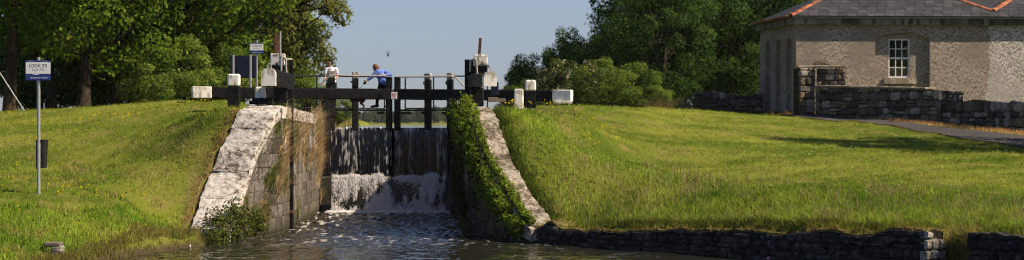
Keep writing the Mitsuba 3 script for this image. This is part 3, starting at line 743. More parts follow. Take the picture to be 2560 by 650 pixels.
part(hs, 'wall', cat([prism(sbox(REC + .2, Z0, HW, Z1), HD - .2, HD, F), prism(sbox(REC + .2, Z0, HD - .2, Z1), HW - .2, HW - .001, S)]), 'm_roughcast')
part(hs, 'room', cat([prism(sbox(2.8, 4.2, 6.4, 7.0), 2.6, 2.7, F), prism(sbox(2.8, 4.2, 6.4, 4.25), REC + .3, 2.6, F), prism(sbox(2.8, 7.0, 6.4, 7.05), REC + .3, 2.6, F)]), 'm_room')
for side_u in (0, 1):
    x0 = 3.95 + .60 * side_u
    cv = np.linspace(0, 1, 13)
wk = part(hs, 'window', prism(win.difference(sbox(3.985, 4.99, 4.775, 6.475)), REC + .06, REC + .13, F), 'm_white_frame', label='white twelve paned sash window')
def wbar(u0, u1, z0, z1, v0=.075, v1=.115): part(wk, 'glazing_bar', prism(sbox(u0, z0, u1, z1), REC + v0, REC + v1, F), 'm_white_frame')
for u in (3.985 + .79 / 3, 3.985 + 2 * .79 / 3):
    wbar(u - .017, u + .017, 4.99, 5.70); wbar(u - .017, u + .017, 5.77, 6.475)
wbar(3.985, 4.775, 5.70, 5.77, .068, .12)
for z in (5.345, 6.12):
    for i in range(3):
        wbar(3.985 + i * .79 / 3 + .018, 3.985 + (i + 1) * .79 / 3 - .018, z - .015, z + .015)
for i in range(3):
    for z0, z1 in ((4.99, 5.33), (5.36, 5.70), (5.77, 6.105), (6.135, 6.475)):
        a, b = 3.985 + i * .79 / 3 + .018, 3.985 + (i + 1) * .79 / 3 - .018
        q = F(np.array([a, b, b, a]), np.array([z0, z0, z1, z1]), np.full(4, REC + .095))
        part(wk, 'pane', trimesh.Trimesh(q, [[0, 1, 2], [0, 2, 3]], process=False), 'm_glass')
part(hs, 'curtain', prism(sbox(3.97, 4.95, 4.79, 5.42), REC + .30, REC + .33, F), 'm_curtain')
part(hs, 'sill', prism(sbox(3.72, 4.68, 5.06, 4.915), REC - .13, REC + .05, F), 'm_cap')
# cornice in lengths of stone
u = -.22
while u < HW:
    w = rg.uniform(1.1, 1.7)
    part(hs, 'cornice', prism(sbox(u + .006, Z1 - .02, min(u + w, HW) - .006, Z1 + .28), -.22 - rg.uniform(0, .015), .19, F), 'm_cornice')
    u += w
v_ = .195
while v_ < HD:
    part(hs, 'cornice', prism(sbox(v_ + .006, Z1 - .02, min(v_ + 1.5, HD) - .006, Z1 + .28), -.22, .19, S), 'm_cornice')
    v_ += 1.5
# roof
ZE, TP, OV = Z1 + .285, math.tan(math.radians(25)), .36
def zroof(u, v):
    a = np.minimum.reduce([v + OV, u + OV, 8.95 - u, HD + OV - v])
    b = np.minimum.reduce([v + OV, u - 7.75, HW + OV - u, HD + OV - v])
    c = np.minimum(np.minimum(v - 1.0, HD - v), np.minimum(u - 2, HW - u))
    return ZE + TP * np.maximum(np.maximum(a, b), c)
ru, rv_ = np.meshgrid(np.arange(-OV, HW + OV + .01, .12), np.arange(-OV, HD + OV + .01, .12))
rzz = zroof(ru, rv_)
top = HM(ru.ravel(), rv_.ravel(), rzz.ravel())
rf_ = grid_faces(*ru.shape)
skirt = prism(sbox(-OV + .01, -OV + .01, HW + OV, HD + OV), ZE - .06, ZE - .004, lambda a, b, d: HM(a, b, d))
roof = part(hs, 'roof', cat([trimesh.Trimesh(top, rf_, process=False), skirt]), 'm_slate_2')
sl = mikit.ply(cbox(1, 1, 1, .02))
sl.pop('bsdf', None)
ns = 0
sdir = math.cos(math.atan(TP))
for r in range(9):
    vv = -OV + .02 + r * .31
    uu = -OV + vv + OV + .02 + (r % 2) * .20
    while uu < 9.9 + OV and ns < 300:
        w = .40
        uc = uu + w / 2
        ok = min(uc + OV, 8.95 - uc) > vv + OV + .05 or (uc - 7.75) > vv + OV + .1
        if ok:
            t = rg.uniform(-.004, .006)
            o = HM(uc, vv + .17, ZE + TP * (vv + .17 + OV) + .026 + t)
            m = frame(o, U, np.cross(U, V * sdir + np.array([0, 0, 1]) * (sdir * TP * .93)))
            m[:3, :3] = m[:3, :3] @ np.diag([w - .018, .41, .024])
            part(roof, 'slate', {**sl, 'to_world': T(m)}, f'm_slate_{rg.choice(3, p=[.5, .3, .2])}')
            ns += 1
        uu += w
def ridge_tiles(p0, p1, L=.42):
    d = p1 - p0; n = int(np.linalg.norm(d) / L); d = d / np.linalg.norm(d)
    for i in range(n):
        a, b = p0 + d * (i * L + .0), p0 + d * ((i + 1) * L + .03)
        t = np.linspace(-.2, np.pi + .2, 9)
        prof = Polygon([(.13 * math.cos(x), .085 * math.sin(x)) for x in t] + [(.105 * math.cos(x), .062 * math.sin(x)) for x in t[::-1]])
        mm_ = prism(prof, 0, 1, (lambda a, b: (lambda A, B, D: along(a + [0, 0, .01], b + [0, 0, -.012])(A, B, D * np.linalg.norm(b - a))))(a, b))
        part(roof, 'hip_tile', mm_, 'm_terracotta', smooth=40)
hz = lambda u, v: HM(u, v, float(zroof(np.array(u), np.array(v))))
ridge_tiles(hz(-OV + .05, -OV + .05), hz(3.6, 3.6))
ridge_tiles(hz(8.33, .26), hz(5.4, 3.19))
ridge_tiles(hz(8.37, .26), hz(11.3, 3.19))
# tiles along the left eave
for i in range(17):
    a = HM(-OV - .04, -OV + .05 + i * .42, ZE + .02); b = HM(-OV - .04, -OV + .05 + i * .42 + .40, ZE + .02)
    part(roof, 'eave_tile', bar(a, b, .26, .07, .02), 'm_terracotta')

# ------------------------------------------------------------------ garden walls of rubble
RUB, RWT = ['m_rubble_0', 'm_rubble_1', 'm_rubble_2', 'm_rubble_3'], [.40, .30, .22, .08]
def line(*pp): return np.array([W(p, 300, y)[:2] for p, y in pp])
def face(key, pts, zb, zt, seed, h=.34, w=.42, jit=.3, cut=.28, side=-1, thick=.45, wts=RWT, mats=RUB, proud=(.03, .09)):
    path = Path(pts, side)
    rg = rng_(seed)
    lay(key, path, courses(path.L, zb, zt, rg, h, w, jit, cut, .012), mats, rg, proud, .30, wts)
    part(key, 'core', backing(path, lambda s: zb(s) - .3, lambda s: zt(s) - .015, -thick, -.01, n=16), 'm_mortar')
    return path
pk = thing('stone_pier', 'square rubble stone pier at the left end of the garden wall before the cottage corner', 'pier')
P0, P1 = W(1999, 290, 92.25), W(2037, 290, 92.45)
face(pk, np.array([P0[:2], P1[:2]]), lambda s: 3.1, lambda s: 5.26, 41, .30, .33, .2, .2, thick=.6, wts=[.2, .1, .55, .15])
part(pk, 'cap', cbox(.72, .72, .10, .03).apply_translation([(P0[0] + P1[0]) / 2, 92.72, 5.31]), 'm_cap')
gw = thing('garden_wall', 'high garden wall stub with flat cap and rusty spikes right of the stone pier', 'wall')
pth = face(gw, np.array([W(2042, 290, 92.35)[:2], W(2112, 290, 92.1)[:2]]), lambda s: 4.3, lambda s: 5.24, 42, .24, .36, .25, .22)
part(gw, 'cap', bar(W(2038, 166.5, 92.5), W(2117, 166.5, 92.3), .55, .09, .02), 'm_cap')
for i in range(9):
    x = 2036 + 4.2 * i
    part(gw, 'spike', tube([W(x, 165, 92.6), W(x + rg.uniform(-1, 1), 149 + rg.uniform(0, 4), 92.6)], [.022, .012], 6), 'm_side_wood')
part(gw, 'spike_rail', tube([W(2034, 160, 92.62), W(2072, 160, 92.62)], .014, 6), 'm_side_wood')
gw1 = thing('garden_wall', 'shaded rubble garden wall with pale mortar capping in front of the cottage window', 'wall')
A, Bp = W(2040, 290, 92.25), W(2350, 310, 86.2)
face(gw1, np.array([A[:2], Bp[:2]]), lambda s: 3.30 - .045 * s, lambda s: 4.50 - .03 * s, 43, .36, .42, .3, .3)
pth = Path(np.array([A[:2], Bp[:2]]), -1)
n_c = 9
for i in range(n_c):
    a, b = i * pth.L / n_c * .9, (i + 1) * pth.L / n_c * .9 - .012
    part(gw1, 'cap', bar(np.r_[pth.xy(a) - pth.nrm(np.array(a)) * .2, 4.545 - .03 * a + rg.uniform(-.008, .008)], np.r_[pth.xy(b) - pth.nrm(np.array(b)) * .2, 4.545 - .03 * b], .56, .085, .025), 'm_cap')
gw2 = thing('garden_wall', 'lower shaded rubble wall running out of the right edge beside the lane', 'wall')
C_ = W(2356, 310, 86.1)
face(gw2, np.array([C_[:2], W(2560, 328, 82.2)[:2], (22.5, 75.0)]), lambda s: 3.1 - .075 * s, lambda s: 3.90 - .022 * s + .05 * math.sin(s * 5.1) + .03 * math.sin(s * 11.7), 44, .31, .40, .35, .3)
solo('gate_post', bar(W(2346, 318, 85.9), W(2346, 258, 85.9), .17, .17, .02), 'm_side_wood', 'squat brown wooden post standing against the garden wall where its height drops', 'post')
gw3 = thing('garden_wall', 'sunlit broken stones topping the inner wall behind the lower garden wall', 'wall')
face(gw3, np.array([W(2352, 300, 88.8)[:2], W(2409, 300, 88.6)[:2]]), lambda s: 3.6, lambda s: 4.33 - .05 * s, 46, .22, .28, .3, .25, thick=.6, wts=[.1, 0, .9, 0])
gw4 = thing('garden_wall', 'dark field wall of big stones under the trees left of the cottage', 'wall')
face(gw4, np.array([W(1734, 270, 100.5)[:2], W(1904, 280, 100.0)[:2]]), lambda s: 3.3, lambda s: 4.36 + .10 * math.sin(s * 2.2), 47, .42, .42, .25, .25, wts=[.5, .4, .1, 0])
part(gw4, 'cap', bar(W(1735, 235, 100.6), W(1776, 235, 100.6), .6, .12, .03), 'm_rubble_0')

# ------------------------------------------------------------------ quay walls
def quay(label, pts, zt, seed, s_end=None):
    k = thing('quay_wall', label, 'wall')
    path = Path(pts, -1)
    rg = rng_(seed)
    lay(k, path, courses(path.L, lambda s: -.30, lambda s: zt(s), rg, .22, .40, .40, .24, .012), ['m_quay_0', 'm_quay_1', 'm_quay_2'], rg, (.02, .11), .26, [.4, .35, .25])
    part(k, 'core', backing(path, lambda s: -.6, lambda s: zt(s) - .02, -.55, -.01), 'm_quay_2')
    return k, path
def bump_(s): return meshkit.fbm(np.array([[s * .8, 3.3, 1.7]]), 3, 4)[0] - .5
zq = lambda s: .29 + .034 * s + .38 * bump_(s) + (.22 * math.exp(-((s - 1.0) / .35) ** 2))
qa = np.array([(.42, 58.75), (5.5, 51.1), (8.36, 46.8)])
qk, qp = quay('long low dark quay wall of mossy stones along the right bank', qa, zq, 61)
q2 = np.array([(9.08, 45.75), (9.9, 44.5), (14.0, 38.3)])
zq2 = lambda s: .84 + .03 * math.sin(s * 3) + .02 * math.sin(s * 11)
qk2, qp2 = quay('separate dark quay wall in the bottom right corner beyond the gap', q2, zq2, 62)
# broken lit end of the long wall
nd = qp.nrm(np.array(qp.L)); tl = np.array([2.86, -4.3]) / np.linalg.norm([2.86, -4.3])
ep = Path(np.array([(8.36, 46.8) + tl * .02 , (8.36, 46.8) - nd * .56 + tl * .02]), -1)
lay(qk, ep, courses(.56, lambda s: -.2, lambda s: zq(qp.L) - .25 * s, rng_(63), .2, .22, .3, .25, .008), ['m_rubble_2', 'm_rubble_3'], rng_(64), (.03, .09), .3, [.85, .15])
# moss and dry turf along the tops, as rounded sods
for kk, pp, zz_ in ((qk, qp, zq),):
    s = .1
    rg = rng_(65)
    while s < pp.L - .5:
        w = rg.uniform(.5, 1.1)
        part(kk, 'turf_cap', coping_stone(pp, lambda a: zz_(a) + .05, s, s + w, .60, .06, .01 + rg.uniform(-.04, .02), int(s * 10), .05), 'm_moss', smooth=True)
        s += w * .97
q3 = thing('quay_wall', 'small stack of grey quay stones at the bottom left water edge', 'wall')
for i, (y, w, h) in enumerate([(611, .36, .10), (622, .22, .13), (634, .24, .13), (646, .25, .14)]):
    b_ = cbox(w, .4, h, .025); b_.apply_translation(W(142 + 3 * i - (8 if i == 0 else 0), y, 49.9))
    part(q3, 'stone', b_, f'm_rubble_{(0, 2, 0, 2)[i]}')
# ------------------------------------------------------------------ foliage
def leaves(c, outward, size, rg, col, colvar=.25, up=.35, aspect=.62, soft=.40):
    "c (n,3) leaf places, outward (n,3) which way the clump faces there; rhombus leaves, folded a little"
    n = len(c)
    nrm = rg.normal(size=(n, 3)) + outward * .9 + [0, 0, up]
    nrm /= np.linalg.norm(nrm, axis=1, keepdims=True)
    a = rg.normal(size=(n, 3)); a[:, 2] -= .3
    a -= nrm * (a * nrm).sum(1, keepdims=True); a /= np.linalg.norm(a, axis=1, keepdims=True)
    b = np.cross(nrm, a)
    s = size * rg.uniform(.6, 1.25, (n, 1))
    fold = nrm * s * .10
    v = np.stack([c - a * s * .5, c + b * s * aspect * .5 + fold, c + a * s * .5, c - b * s * aspect * .5 + fold], 1).reshape(-1, 3)
    i = np.arange(n)[:, None] * 4
    f = np.vstack([i + [0, 1, 2], i + [0, 2, 3]])
    soft_n = outward * soft + nrm * (1 - soft)
    flip = np.sign((nrm * outward).sum(1, keepdims=True)); flip[flip == 0] = 1
    sn = outward * soft + nrm * flip * (1 - soft) + [0, 0, .15]
    sn /= np.linalg.norm(sn, axis=1, keepdims=True)
    cols = np.asarray(col, float)
    if cols.ndim == 1: cols = np.tile(cols, (n, 1))
    cols = cols * (1 + colvar * rg.normal(size=(n, 1))).clip(.45, 1.7) * (1 + .10 * rg.normal(size=(n, 3))).clip(.7, 1.3)
    return v, f, np.repeat(sn, 4, 0), np.repeat(cols.clip(.004, .6), 4, 0)

def tree_template(seed, h, r, base, nclump, nleaf, size, cols, cr=(.75, 1.5), trunk_r=.22, lean=0., gap=1.0, shell=.55, squash=1.0, bark='m_bark', flowers=0):
    "a tree at the origin: (trunk mesh, crown dict, flower dict)"
    rg = rng_(seed)
    cz, hz_ = (h + base) / 2, (h - base) / 2
    cl = []
    while len(cl) < nclump:
        d = rg.normal(size=3); d /= np.linalg.norm(d)
        rad = rg.uniform(shell, 1.0) ** .6
        lump = .72 + .5 * meshkit.fbm(d[None] * 1.7 + seed, 3, seed)[0]
        p = np.array([d[0] * r, d[1] * r, d[2] * hz_ * squash]) * rad * lump
        p[2] += cz
        k = (p[2] - base) / (h - base)
        if k < -.02: continue
        cl.append(p)
    cl = np.array(cl)
    crr = rg.uniform(*cr, nclump)
    tone = rg.random(nclump)
    pick = rg.choice(nclump, nleaf, p=crr ** 2 / (crr ** 2).sum())
    d = rg.normal(size=(nleaf, 3)); d /= np.linalg.norm(d, axis=1, keepdims=True)
    lum = meshkit.fbm(d * 2.2 + pick[:, None] * 3.1, 2, seed + 1)
    rr = crr[pick] * (rg.uniform(.15, 1.0, nleaf) ** .45) * (.6 + .8 * lum)
    c = cl[pick] + d * rr[:, None] * [1, 1, .78]
    cc = np.array([0, 0, cz - .1 * h])
    out = d * .75 + (c - cc) / np.linalg.norm(c - cc, axis=1, keepdims=True) * .45
    out /= np.linalg.norm(out, axis=1, keepdims=True)
    c0, c1 = np.array(cols[0]), np.array(cols[1])
    col = c0 + (c1 - c0) * np.clip(tone[pick] * .7 + .3 * rg.random(nleaf), 0, 1)[:, None]
    v, f, n, colr = leaves(c, out, size, rg, col)
    crown = nply(v, f, n, colr, 'm_leaf')
    # trunk with limbs to the clumps
    top = np.array([lean * h * .5, 0, base + (h - base) * .62])
    zs = np.linspace(0, 1, 9)
    tp = np.c_[top[0] * zs ** 1.4 + .12 * np.sin(zs * 5 + seed), .1 * np.sin(zs * 4 + 2 * seed), top[2] * zs]
    tp[:, :2] -= tp[0, :2]
    ms = [tube(tp, trunk_r * np.interp(zs, [0, .06, .5, 1], [1.45, 1.05, .75, .25]), 10)]
    for p in cl[rg.permutation(nclump)[:26]]:
        k = rg.uniform(.30, .95) if p[2] > base + .3 * (h - base) else rg.uniform(.2, .5)
        a = np.array([np.interp(k, zs, tp[:, j]) for j in range(3)])
        m_ = (a + p) / 2 + [0, 0, -.05 * np.linalg.norm(p - a)] + rg.normal(size=3) * .12
        t = np.linspace(0, 1, 6)[:, None]
        q = a * (1 - t) ** 2 + 2 * m_ * t * (1 - t) + p * t ** 2
        ms.append(tube(q, trunk_r * .36 * np.linspace(1, .22, 6), 6, False))
    fl = None
    if flowers:
        ii = rg.choice(nleaf, flowers, replace=False)
        fv, ff, fn, fc = leaves(np.repeat(c[ii] + out[ii] * .10, 7, 0) + rg.normal(size=(flowers * 7, 3)) * .09, np.repeat(out[ii], 7, 0), .13, rg, (.52, .50, .36), .1, .8, .9)
        fl = nply(fv, ff, fn, fc, 'm_leaf')
    return cat(ms), crown, fl, bark
def plant_tree(tpl, name, label, catg, x, y, rot=0, sc=(1, 1, 1), z=None, group=None):
    k = thing(name, label, catg, group)
    tw = T().translate([x, y, (float(H(x, y)) if z is None else z) - .05]).rotate([0, 0, 1], rot).scale(list(sc))
    if id(tpl) not in _trunks: _trunks[id(tpl)] = mikit.ply(tpl[0], tpl[3], smooth=50)
    scene[k + '__trunk'] = {**_trunks[id(tpl)], 'to_world': tw}
    scene[k + '__crown'] = {**tpl[1], 'to_world': tw}
    if tpl[2]: scene[k + '__blossom'] = {**tpl[2], 'to_world': tw}
    return k
_trunks = {}
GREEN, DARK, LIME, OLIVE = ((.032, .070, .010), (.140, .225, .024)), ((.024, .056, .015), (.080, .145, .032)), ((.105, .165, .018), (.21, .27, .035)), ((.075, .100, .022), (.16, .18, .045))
t_big = tree_template(11, 14.5, 5.6, 2.6, 84, 30000, .21, GREEN, (.6, 1.5), .22, bark='m_bark_brown')
t_big2 = tree_template(12, 13.0, 4.6, 2.2, 70, 25000, .20, GREEN, (.6, 1.4), .19, lean=.06)
t_big3 = tree_template(15, 14.0, 5.2, 1.6, 80, 29000, .20, GREEN, (.6, 1.4), .23)
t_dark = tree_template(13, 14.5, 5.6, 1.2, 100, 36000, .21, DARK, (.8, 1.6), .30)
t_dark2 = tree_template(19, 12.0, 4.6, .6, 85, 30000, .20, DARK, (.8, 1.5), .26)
t_lime = tree_template(14, 9.5, 4.0, .8, 60, 22000, .19, LIME, (.7, 1.3), .18)
t_open = tree_template(16, 9.2, 3.1, 1.4, 64, 11500, .20, OLIVE, (.35, .85), .17, gap=1, shell=.3)
t_round = tree_template(17, 8.0, 3.0, .6, 55, 20000, .22, ((.05, .105, .022), (.145, .22, .04)), (.7, 1.2), .18)
t_bush = tree_template(18, 4.2, 2.2, .0, 34, 13000, .14, ((.06, .11, .02), (.17, .235, .042)), (.45, .85), .07, squash=1.0)
t_elder = tree_template(20, 4.6, 2.3, .1, 34, 12000, .15, ((.045, .07, .018), (.10, .125, .03)), (.45, .85), .08, flowers=240)
def tx(px, y): return (px - 1280) / FPX * y
LT = [(t_big, 25, 88, 20, 1.0, 'leftmost tall leafy tree with a brown trunk at the edge of the picture'), (t_big2, 128, 93, 100, 1.0, 'slim trunked leafy tree right of the leftmost tree'),
      (t_big3, 208, 90.5, 200, 1.0, 'leafy tree with the thickest dark trunk behind the lock sign'), (t_big2, 292, 95, 290, 1.05, 'tall leafy tree with straight dark trunk in the middle of the left wood'),
      (t_big, 338, 99, 60, 1.05, 'tall leafy tree with slender dark trunk standing deeper in the left wood'), (t_big3, 470, 98, 150, 1.0, 'big round crowned tree at the right end of the left wood above the beam end'),
      (t_big2, 560, 106, 240, .95, 'leafy tree whose crown hangs over the dark noticeboard')]
for tpl, px, y, rot, sc, lab in LT: plant_tree(tpl, 'leafy_tree', lab, 'tree', tx(px, y), y, rot, (sc, sc, sc))
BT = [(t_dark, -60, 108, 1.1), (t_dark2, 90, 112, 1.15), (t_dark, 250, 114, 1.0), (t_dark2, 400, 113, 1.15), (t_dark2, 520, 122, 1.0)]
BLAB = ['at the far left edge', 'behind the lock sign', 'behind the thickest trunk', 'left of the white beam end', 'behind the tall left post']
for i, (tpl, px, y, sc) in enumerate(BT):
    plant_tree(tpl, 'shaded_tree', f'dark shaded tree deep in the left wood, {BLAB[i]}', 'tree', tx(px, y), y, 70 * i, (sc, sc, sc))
plant_tree(t_lime, 'lime_green_tree', 'bright yellow green tree behind the dark noticeboard', 'tree', tx(605, 118), 118, 10)
plant_tree(t_open, 'open_tree', 'thin leaved olive tree with sky showing through, right of the left wood', 'tree', tx(724, 106), 106, 0, (.82, .9, 1.0))
plant_tree(t_open, 'open_tree', 'second open crowned olive tree pressed against the left wood', 'tree', tx(668, 112), 112, 130, (.9, .9, 1.0))
for i, (px, y, sc, lab) in enumerate([(395, 92, .62, 'low bush under the left wood left of the white beam end'), (455, 95, .75, 'low bush behind the white beam end'), (530, 97, .8, 'leafy bush behind the tall left post'),
                                      (690, 100, .62, 'pale bush behind the left paddle gear'), (770, 98, .50, 'bush behind the left gate railing'), (835, 128, .42, 'bush on the far canal bank behind the people'),
                                      (150, 97, .62, 'low bush just right of the lock sign post'), (60, 95, .7, 'low bush at the far left among the trunks'), (240, 99, .75, 'low bush between the trunks behind the lock sign'), (320, 104, .75, 'low bush deeper in the left wood')]):
    plant_tree(t_bush, 'bush', lab, 'bush', tx(px, y), y, 47 * i, (1.15 * sc, 1.15 * sc, sc))
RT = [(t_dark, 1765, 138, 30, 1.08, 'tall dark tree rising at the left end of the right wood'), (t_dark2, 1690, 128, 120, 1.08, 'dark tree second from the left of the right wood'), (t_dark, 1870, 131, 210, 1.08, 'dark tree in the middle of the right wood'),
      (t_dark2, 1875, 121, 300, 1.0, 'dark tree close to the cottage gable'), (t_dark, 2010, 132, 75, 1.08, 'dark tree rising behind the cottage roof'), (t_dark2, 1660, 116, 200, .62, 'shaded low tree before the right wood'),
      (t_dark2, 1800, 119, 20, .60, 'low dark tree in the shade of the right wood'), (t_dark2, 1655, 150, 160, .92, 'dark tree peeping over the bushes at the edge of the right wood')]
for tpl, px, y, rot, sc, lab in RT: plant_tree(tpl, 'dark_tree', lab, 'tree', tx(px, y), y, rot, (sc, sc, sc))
plant_tree(t_round, 'round_tree', 'upright dark green tree standing out left of the right wood', 'tree', tx(1412, 122), 122, 0, (.40, .40, .66))
plant_tree(t_round, 'round_tree', 'olive tree between the upright tree and the dark right wood', 'tree', tx(1490, 121), 121, 90, (.55, .55, .67))
plant_tree(t_round, 'round_tree', 'rounded far tree at the left edge of the right trees against the sky', 'tree', tx(1328, 132), 132, 200, (.46, .46, .53))
plant_tree(t_round, 'round_tree', 'low olive far tree just right of the right lower gate beam', 'tree', tx(1288, 150), 150, 300, (.32, .32, .36))
plant_tree(t_round, 'round_tree', 'leafy tree closing the gap between the upright tree and the wood', 'tree', tx(1555, 119), 119, 40, (.55, .55, .74))
plant_tree(t_elder, 'elder_bush', 'elder bush with creamy white blossom beyond the right beam end', 'bush', tx(1405, 112), 112, 0, (.55, .55, .66))
plant_tree(t_elder, 'elder_bush', 'smaller blossoming elder beside the first elder', 'bush', tx(1440, 108), 108, 140, (.6, .6, .62))
for i, (px, y, sx, sz, lab) in enumerate([(1322, 118, .52, .46, 'olive bush behind the tall right post'), (1500, 106, .55, .62, 'broad green bush at the foot of the right wood'), (1575, 103, .62, .56, 'light green bush standing before the right wood'),
                                          (1640, 101, .36, .30, 'small pale bush at the edge of the right lawn'), (1268, 130, .35, .36, 'small bush seen under the right lower beam')]):
    plant_tree(t_bush, 'bush', lab, 'bush', tx(px, y), y, 61 * i, (sx, sx, sz))
# trees beyond the right edge, whose shade falls on lawn, lane and wall
for i, (x, y, sc) in enumerate([(22.0, 72.2, .82), (26.0, 83.5, .80), (23.4, 69.4, .80), (31, 79.0, .8)]):
    plant_tree(t_big2 if i % 2 else t_big3, 'roadside_tree', ('leafy tree beyond the right edge shading the lane', 'leafy tree beyond the right edge shading the lower garden wall', 'leafy tree beyond the right edge nearest to the water', 'leafy tree farthest beyond the right edge')[i], 'tree', x, y, 80 * i, (sc, sc, sc))

# far wood across the end of the canal
def far_wood(seed, n, y0, y1, x0, x1, h, col):
    rg = rng_(seed)
    x = rg.uniform(x0, x1, n); y = rg.uniform(y0, y1, n)
    hh = h * (.6 + .8 * meshkit.fbm(np.c_[x / 14, 0 * x, 0 * x], 3, seed))
    m = 260
    d = rg.normal(size=(n * m, 3)); d /= np.linalg.norm(d, axis=1, keepdims=True)
    rad = np.repeat(hh * .45, m)
    c = np.repeat(np.c_[x, y, H(x, y) + hh * .5], m, 0) + d * (rad * rg.uniform(.4, 1.05, n * m))[:, None] * [1, 1, 1.1]
    v, f, nn, cc = leaves(c, d, 1.3, rg, col, .2)
    return nply(v, f, nn, cc, 'm_leaf')
kf = thing('far_wood', 'distant blue green wood across the end of the canal', 'wood', kind='stuff')
scene[kf] = far_wood(3, 260, 1070, 1250, -190, 60, 6.6, (.05, .075, .03))

# the ivy over the right lock wall and the bush before the left wing wall
def foliage_plant(name, label, catg, c, out, size, seed, col, stems):
    rg = rng_(seed)
    k = thing(name, label, catg)
    v, f, n, cc = leaves(c, out, size, rg, col, .3, .4, .85, .35)
    scene[k + '__foliage'] = nply(v, f, n, cc, 'm_leaf')
    for s in stems: part(k, 'stem', tube(s, np.linspace(.018, .006, len(s)), 5), 'm_bark_brown')
    return k
rg = rng_(71)
n = 13000
t = rg.uniform(15.8, rpath.L - .2, n)
w_ = rg.uniform(0, 1, n)                             # 0: down the face, 1: over the edge
zt_ = np.interp(t, rpath.s, RTOP)
hang = (.30 + 1.0 * meshkit.fbm(np.c_[t * .9, 0 * t, 0 * t], 3, 8)) * np.clip((rpath.L + .8 - t) / 3, .35, 1.5)
drop = np.abs(rg.normal(0, 1, n)) * hang * .42
over = w_ < .26
d_in = np.where(over, -rg.uniform(0, .24, n) * (.5 + meshkit.fbm(np.c_[t * 1.3, 0 * t + 4, 0 * t], 2, 9)), .05 + np.abs(rg.normal(0, .13, n)) * np.exp(-drop * .5))
zc_ = np.where(over, zt_ + .03 + np.abs(rg.normal(0, .10, n)), zt_ - drop + .06)
bulge = np.exp(-((t - 17.6) / 1.0) ** 2)
zc_ = zc_ + bulge * np.abs(rg.normal(0, .10, n)); d_in = d_in + bulge * rg.uniform(-.05, .20, n)
patch = meshkit.fbm(np.c_[t * 1.1, zc_ * 1.3, 0 * t], 3, 33) + .10 * over + .10 * bulge > .425
t, zc_, d_in, over = t[patch], zc_[patch], d_in[patch], over[patch]
c = rpath.M(t, zc_, d_in)
nn = rpath.nrm(t)
out = np.c_[nn * np.where(over, .25, .7)[:, None], np.where(over, .9, .45)]; out += [.15, -.35, 0]; out /= np.linalg.norm(out, axis=1, keepdims=True)
foliage_plant('ivy', 'glossy green ivy hanging over the edge of the right lock wall', 'ivy', c, out, .088, 72, (.14, .195, .024), [rpath.M(np.full(6, s), np.linspace(float(np.interp(s, rpath.s, RTOP)), .4, 6), np.full(6, .05)) for s in np.arange(16.5, 20.5, .7)])
rg = rng_(73)
cen = np.array([W(560, 585, 57.6), W(600, 560, 58.0), W(635, 545, 59.0), W(530, 600, 57.0), W(585, 525, 58.4), W(545, 555, 57.8), W(650, 570, 59.2)])
rad = np.array([.40, .36, .30, .34, .24, .32, .20])
pk_ = rg.choice(len(cen), 3600, p=rad ** 2 / (rad ** 2).sum())
d = rg.normal(size=(3600, 3)); d /= np.linalg.norm(d, axis=1, keepdims=True)
c = cen[pk_] + d * (rad[pk_] * rg.uniform(.1, 1.5, 3600) ** .8)[:, None]
ok = c[:, 2] > .03
foliage_plant('waterside_bush', 'dark leafy bush hanging over the water at the foot of the left coping', 'bush', c[ok], d[ok], .075, 74, (.085, .105, .022), [np.array([W(560, 618, 57.6), W(560 + a, 570, 57.8), W(560 + 2 * a, 520 + b, 58)]) for a, b in ((-20, 40), (-5, 10), (12, -20), (25, 0), (38, 20))])

# ------------------------------------------------------------------ grass
def blades(x, y, h, w, col, rg, lean=.35, leandir=None, soft=.65, z=None, three=False):
    n = len(x)
    z0 = H(x, y) if z is None else z
    up = Hn(x, y) if z is None else np.tile([0, 0, 1.0], (n, 1))
    th = rg.uniform(0, 2 * np.pi, n)
    side = np.c_[np.cos(th), np.sin(th), 0 * th]
    le = rg.normal(size=(n, 3)) * lean; le[:, 2] = 0
    if leandir is not None: le = le + leandir
    b = np.c_[x, y, z0 - .01]
    tip = b + (np.array([0, 0, 1.0]) + le) * h[:, None]
    ww = side * (w[:, None] * .5)
    g = np.cross(side, np.array([0, 0, 1.0]) + le); g /= np.linalg.norm(g, axis=1, keepdims=True)
    g *= np.sign((g * up).sum(1, keepdims=True) + 1e-6)
    sn = up * soft + g * (1 - soft); sn /= np.linalg.norm(sn, axis=1, keepdims=True)
    if not three:
        v = np.stack([b - ww, b + ww, tip], 1).reshape(-1, 3)
        i = np.arange(n)[:, None] * 3
        return v, i + [0, 1, 2], np.repeat(sn, 3, 0), np.repeat(col, 3, 0)
    mid = b + (np.array([0, 0, 1.0]) + le * .45) * (h * .55)[:, None]
    droop = b + (np.array([0, 0, .92]) + le * 1.35) * h[:, None]
    v = np.stack([b - ww, b + ww, mid + ww * .8, mid - ww * .8, droop], 1).reshape(-1, 3)
    i = np.arange(n)[:, None] * 5
    return v, np.vstack([i + [0, 1, 2], i + [0, 2, 3], i + [3, 2, 4]]), np.repeat(sn, 5, 0), np.repeat(col, 5, 0)
def gcol(x, y, rg, greens, dry, amount, f=.5, seed=0):
    a = meshkit.fbm(np.c_[x * f, y * f * .6, 0 * x], 4, 40 + seed)
    b = meshkit.fbm(np.c_[x * 1.7, y * 1.0, 0 * x + 3], 3, 50 + seed)
    c = np.array(greens[0]) + (np.array(greens[1]) - np.array(greens[0])) * np.clip((a - .3) / .4, 0, 1)[:, None]
    t3 = meshkit.fbm(np.c_[x * 4.2, y * 2.4, 0 * x + 7], 2, 60 + seed)
    c = c * (.74 + .56 * t3)[:, None]
    k = np.clip((b - .62 + amount) / .14, 0, 1) * rg.uniform(.3, 1, len(x)) * .8
    c = c * (1 - k[:, None]) + np.array(dry) * k[:, None]
    return (c * rg.uniform(.6, 1.4, (len(x), 1))).clip(.005, .6)
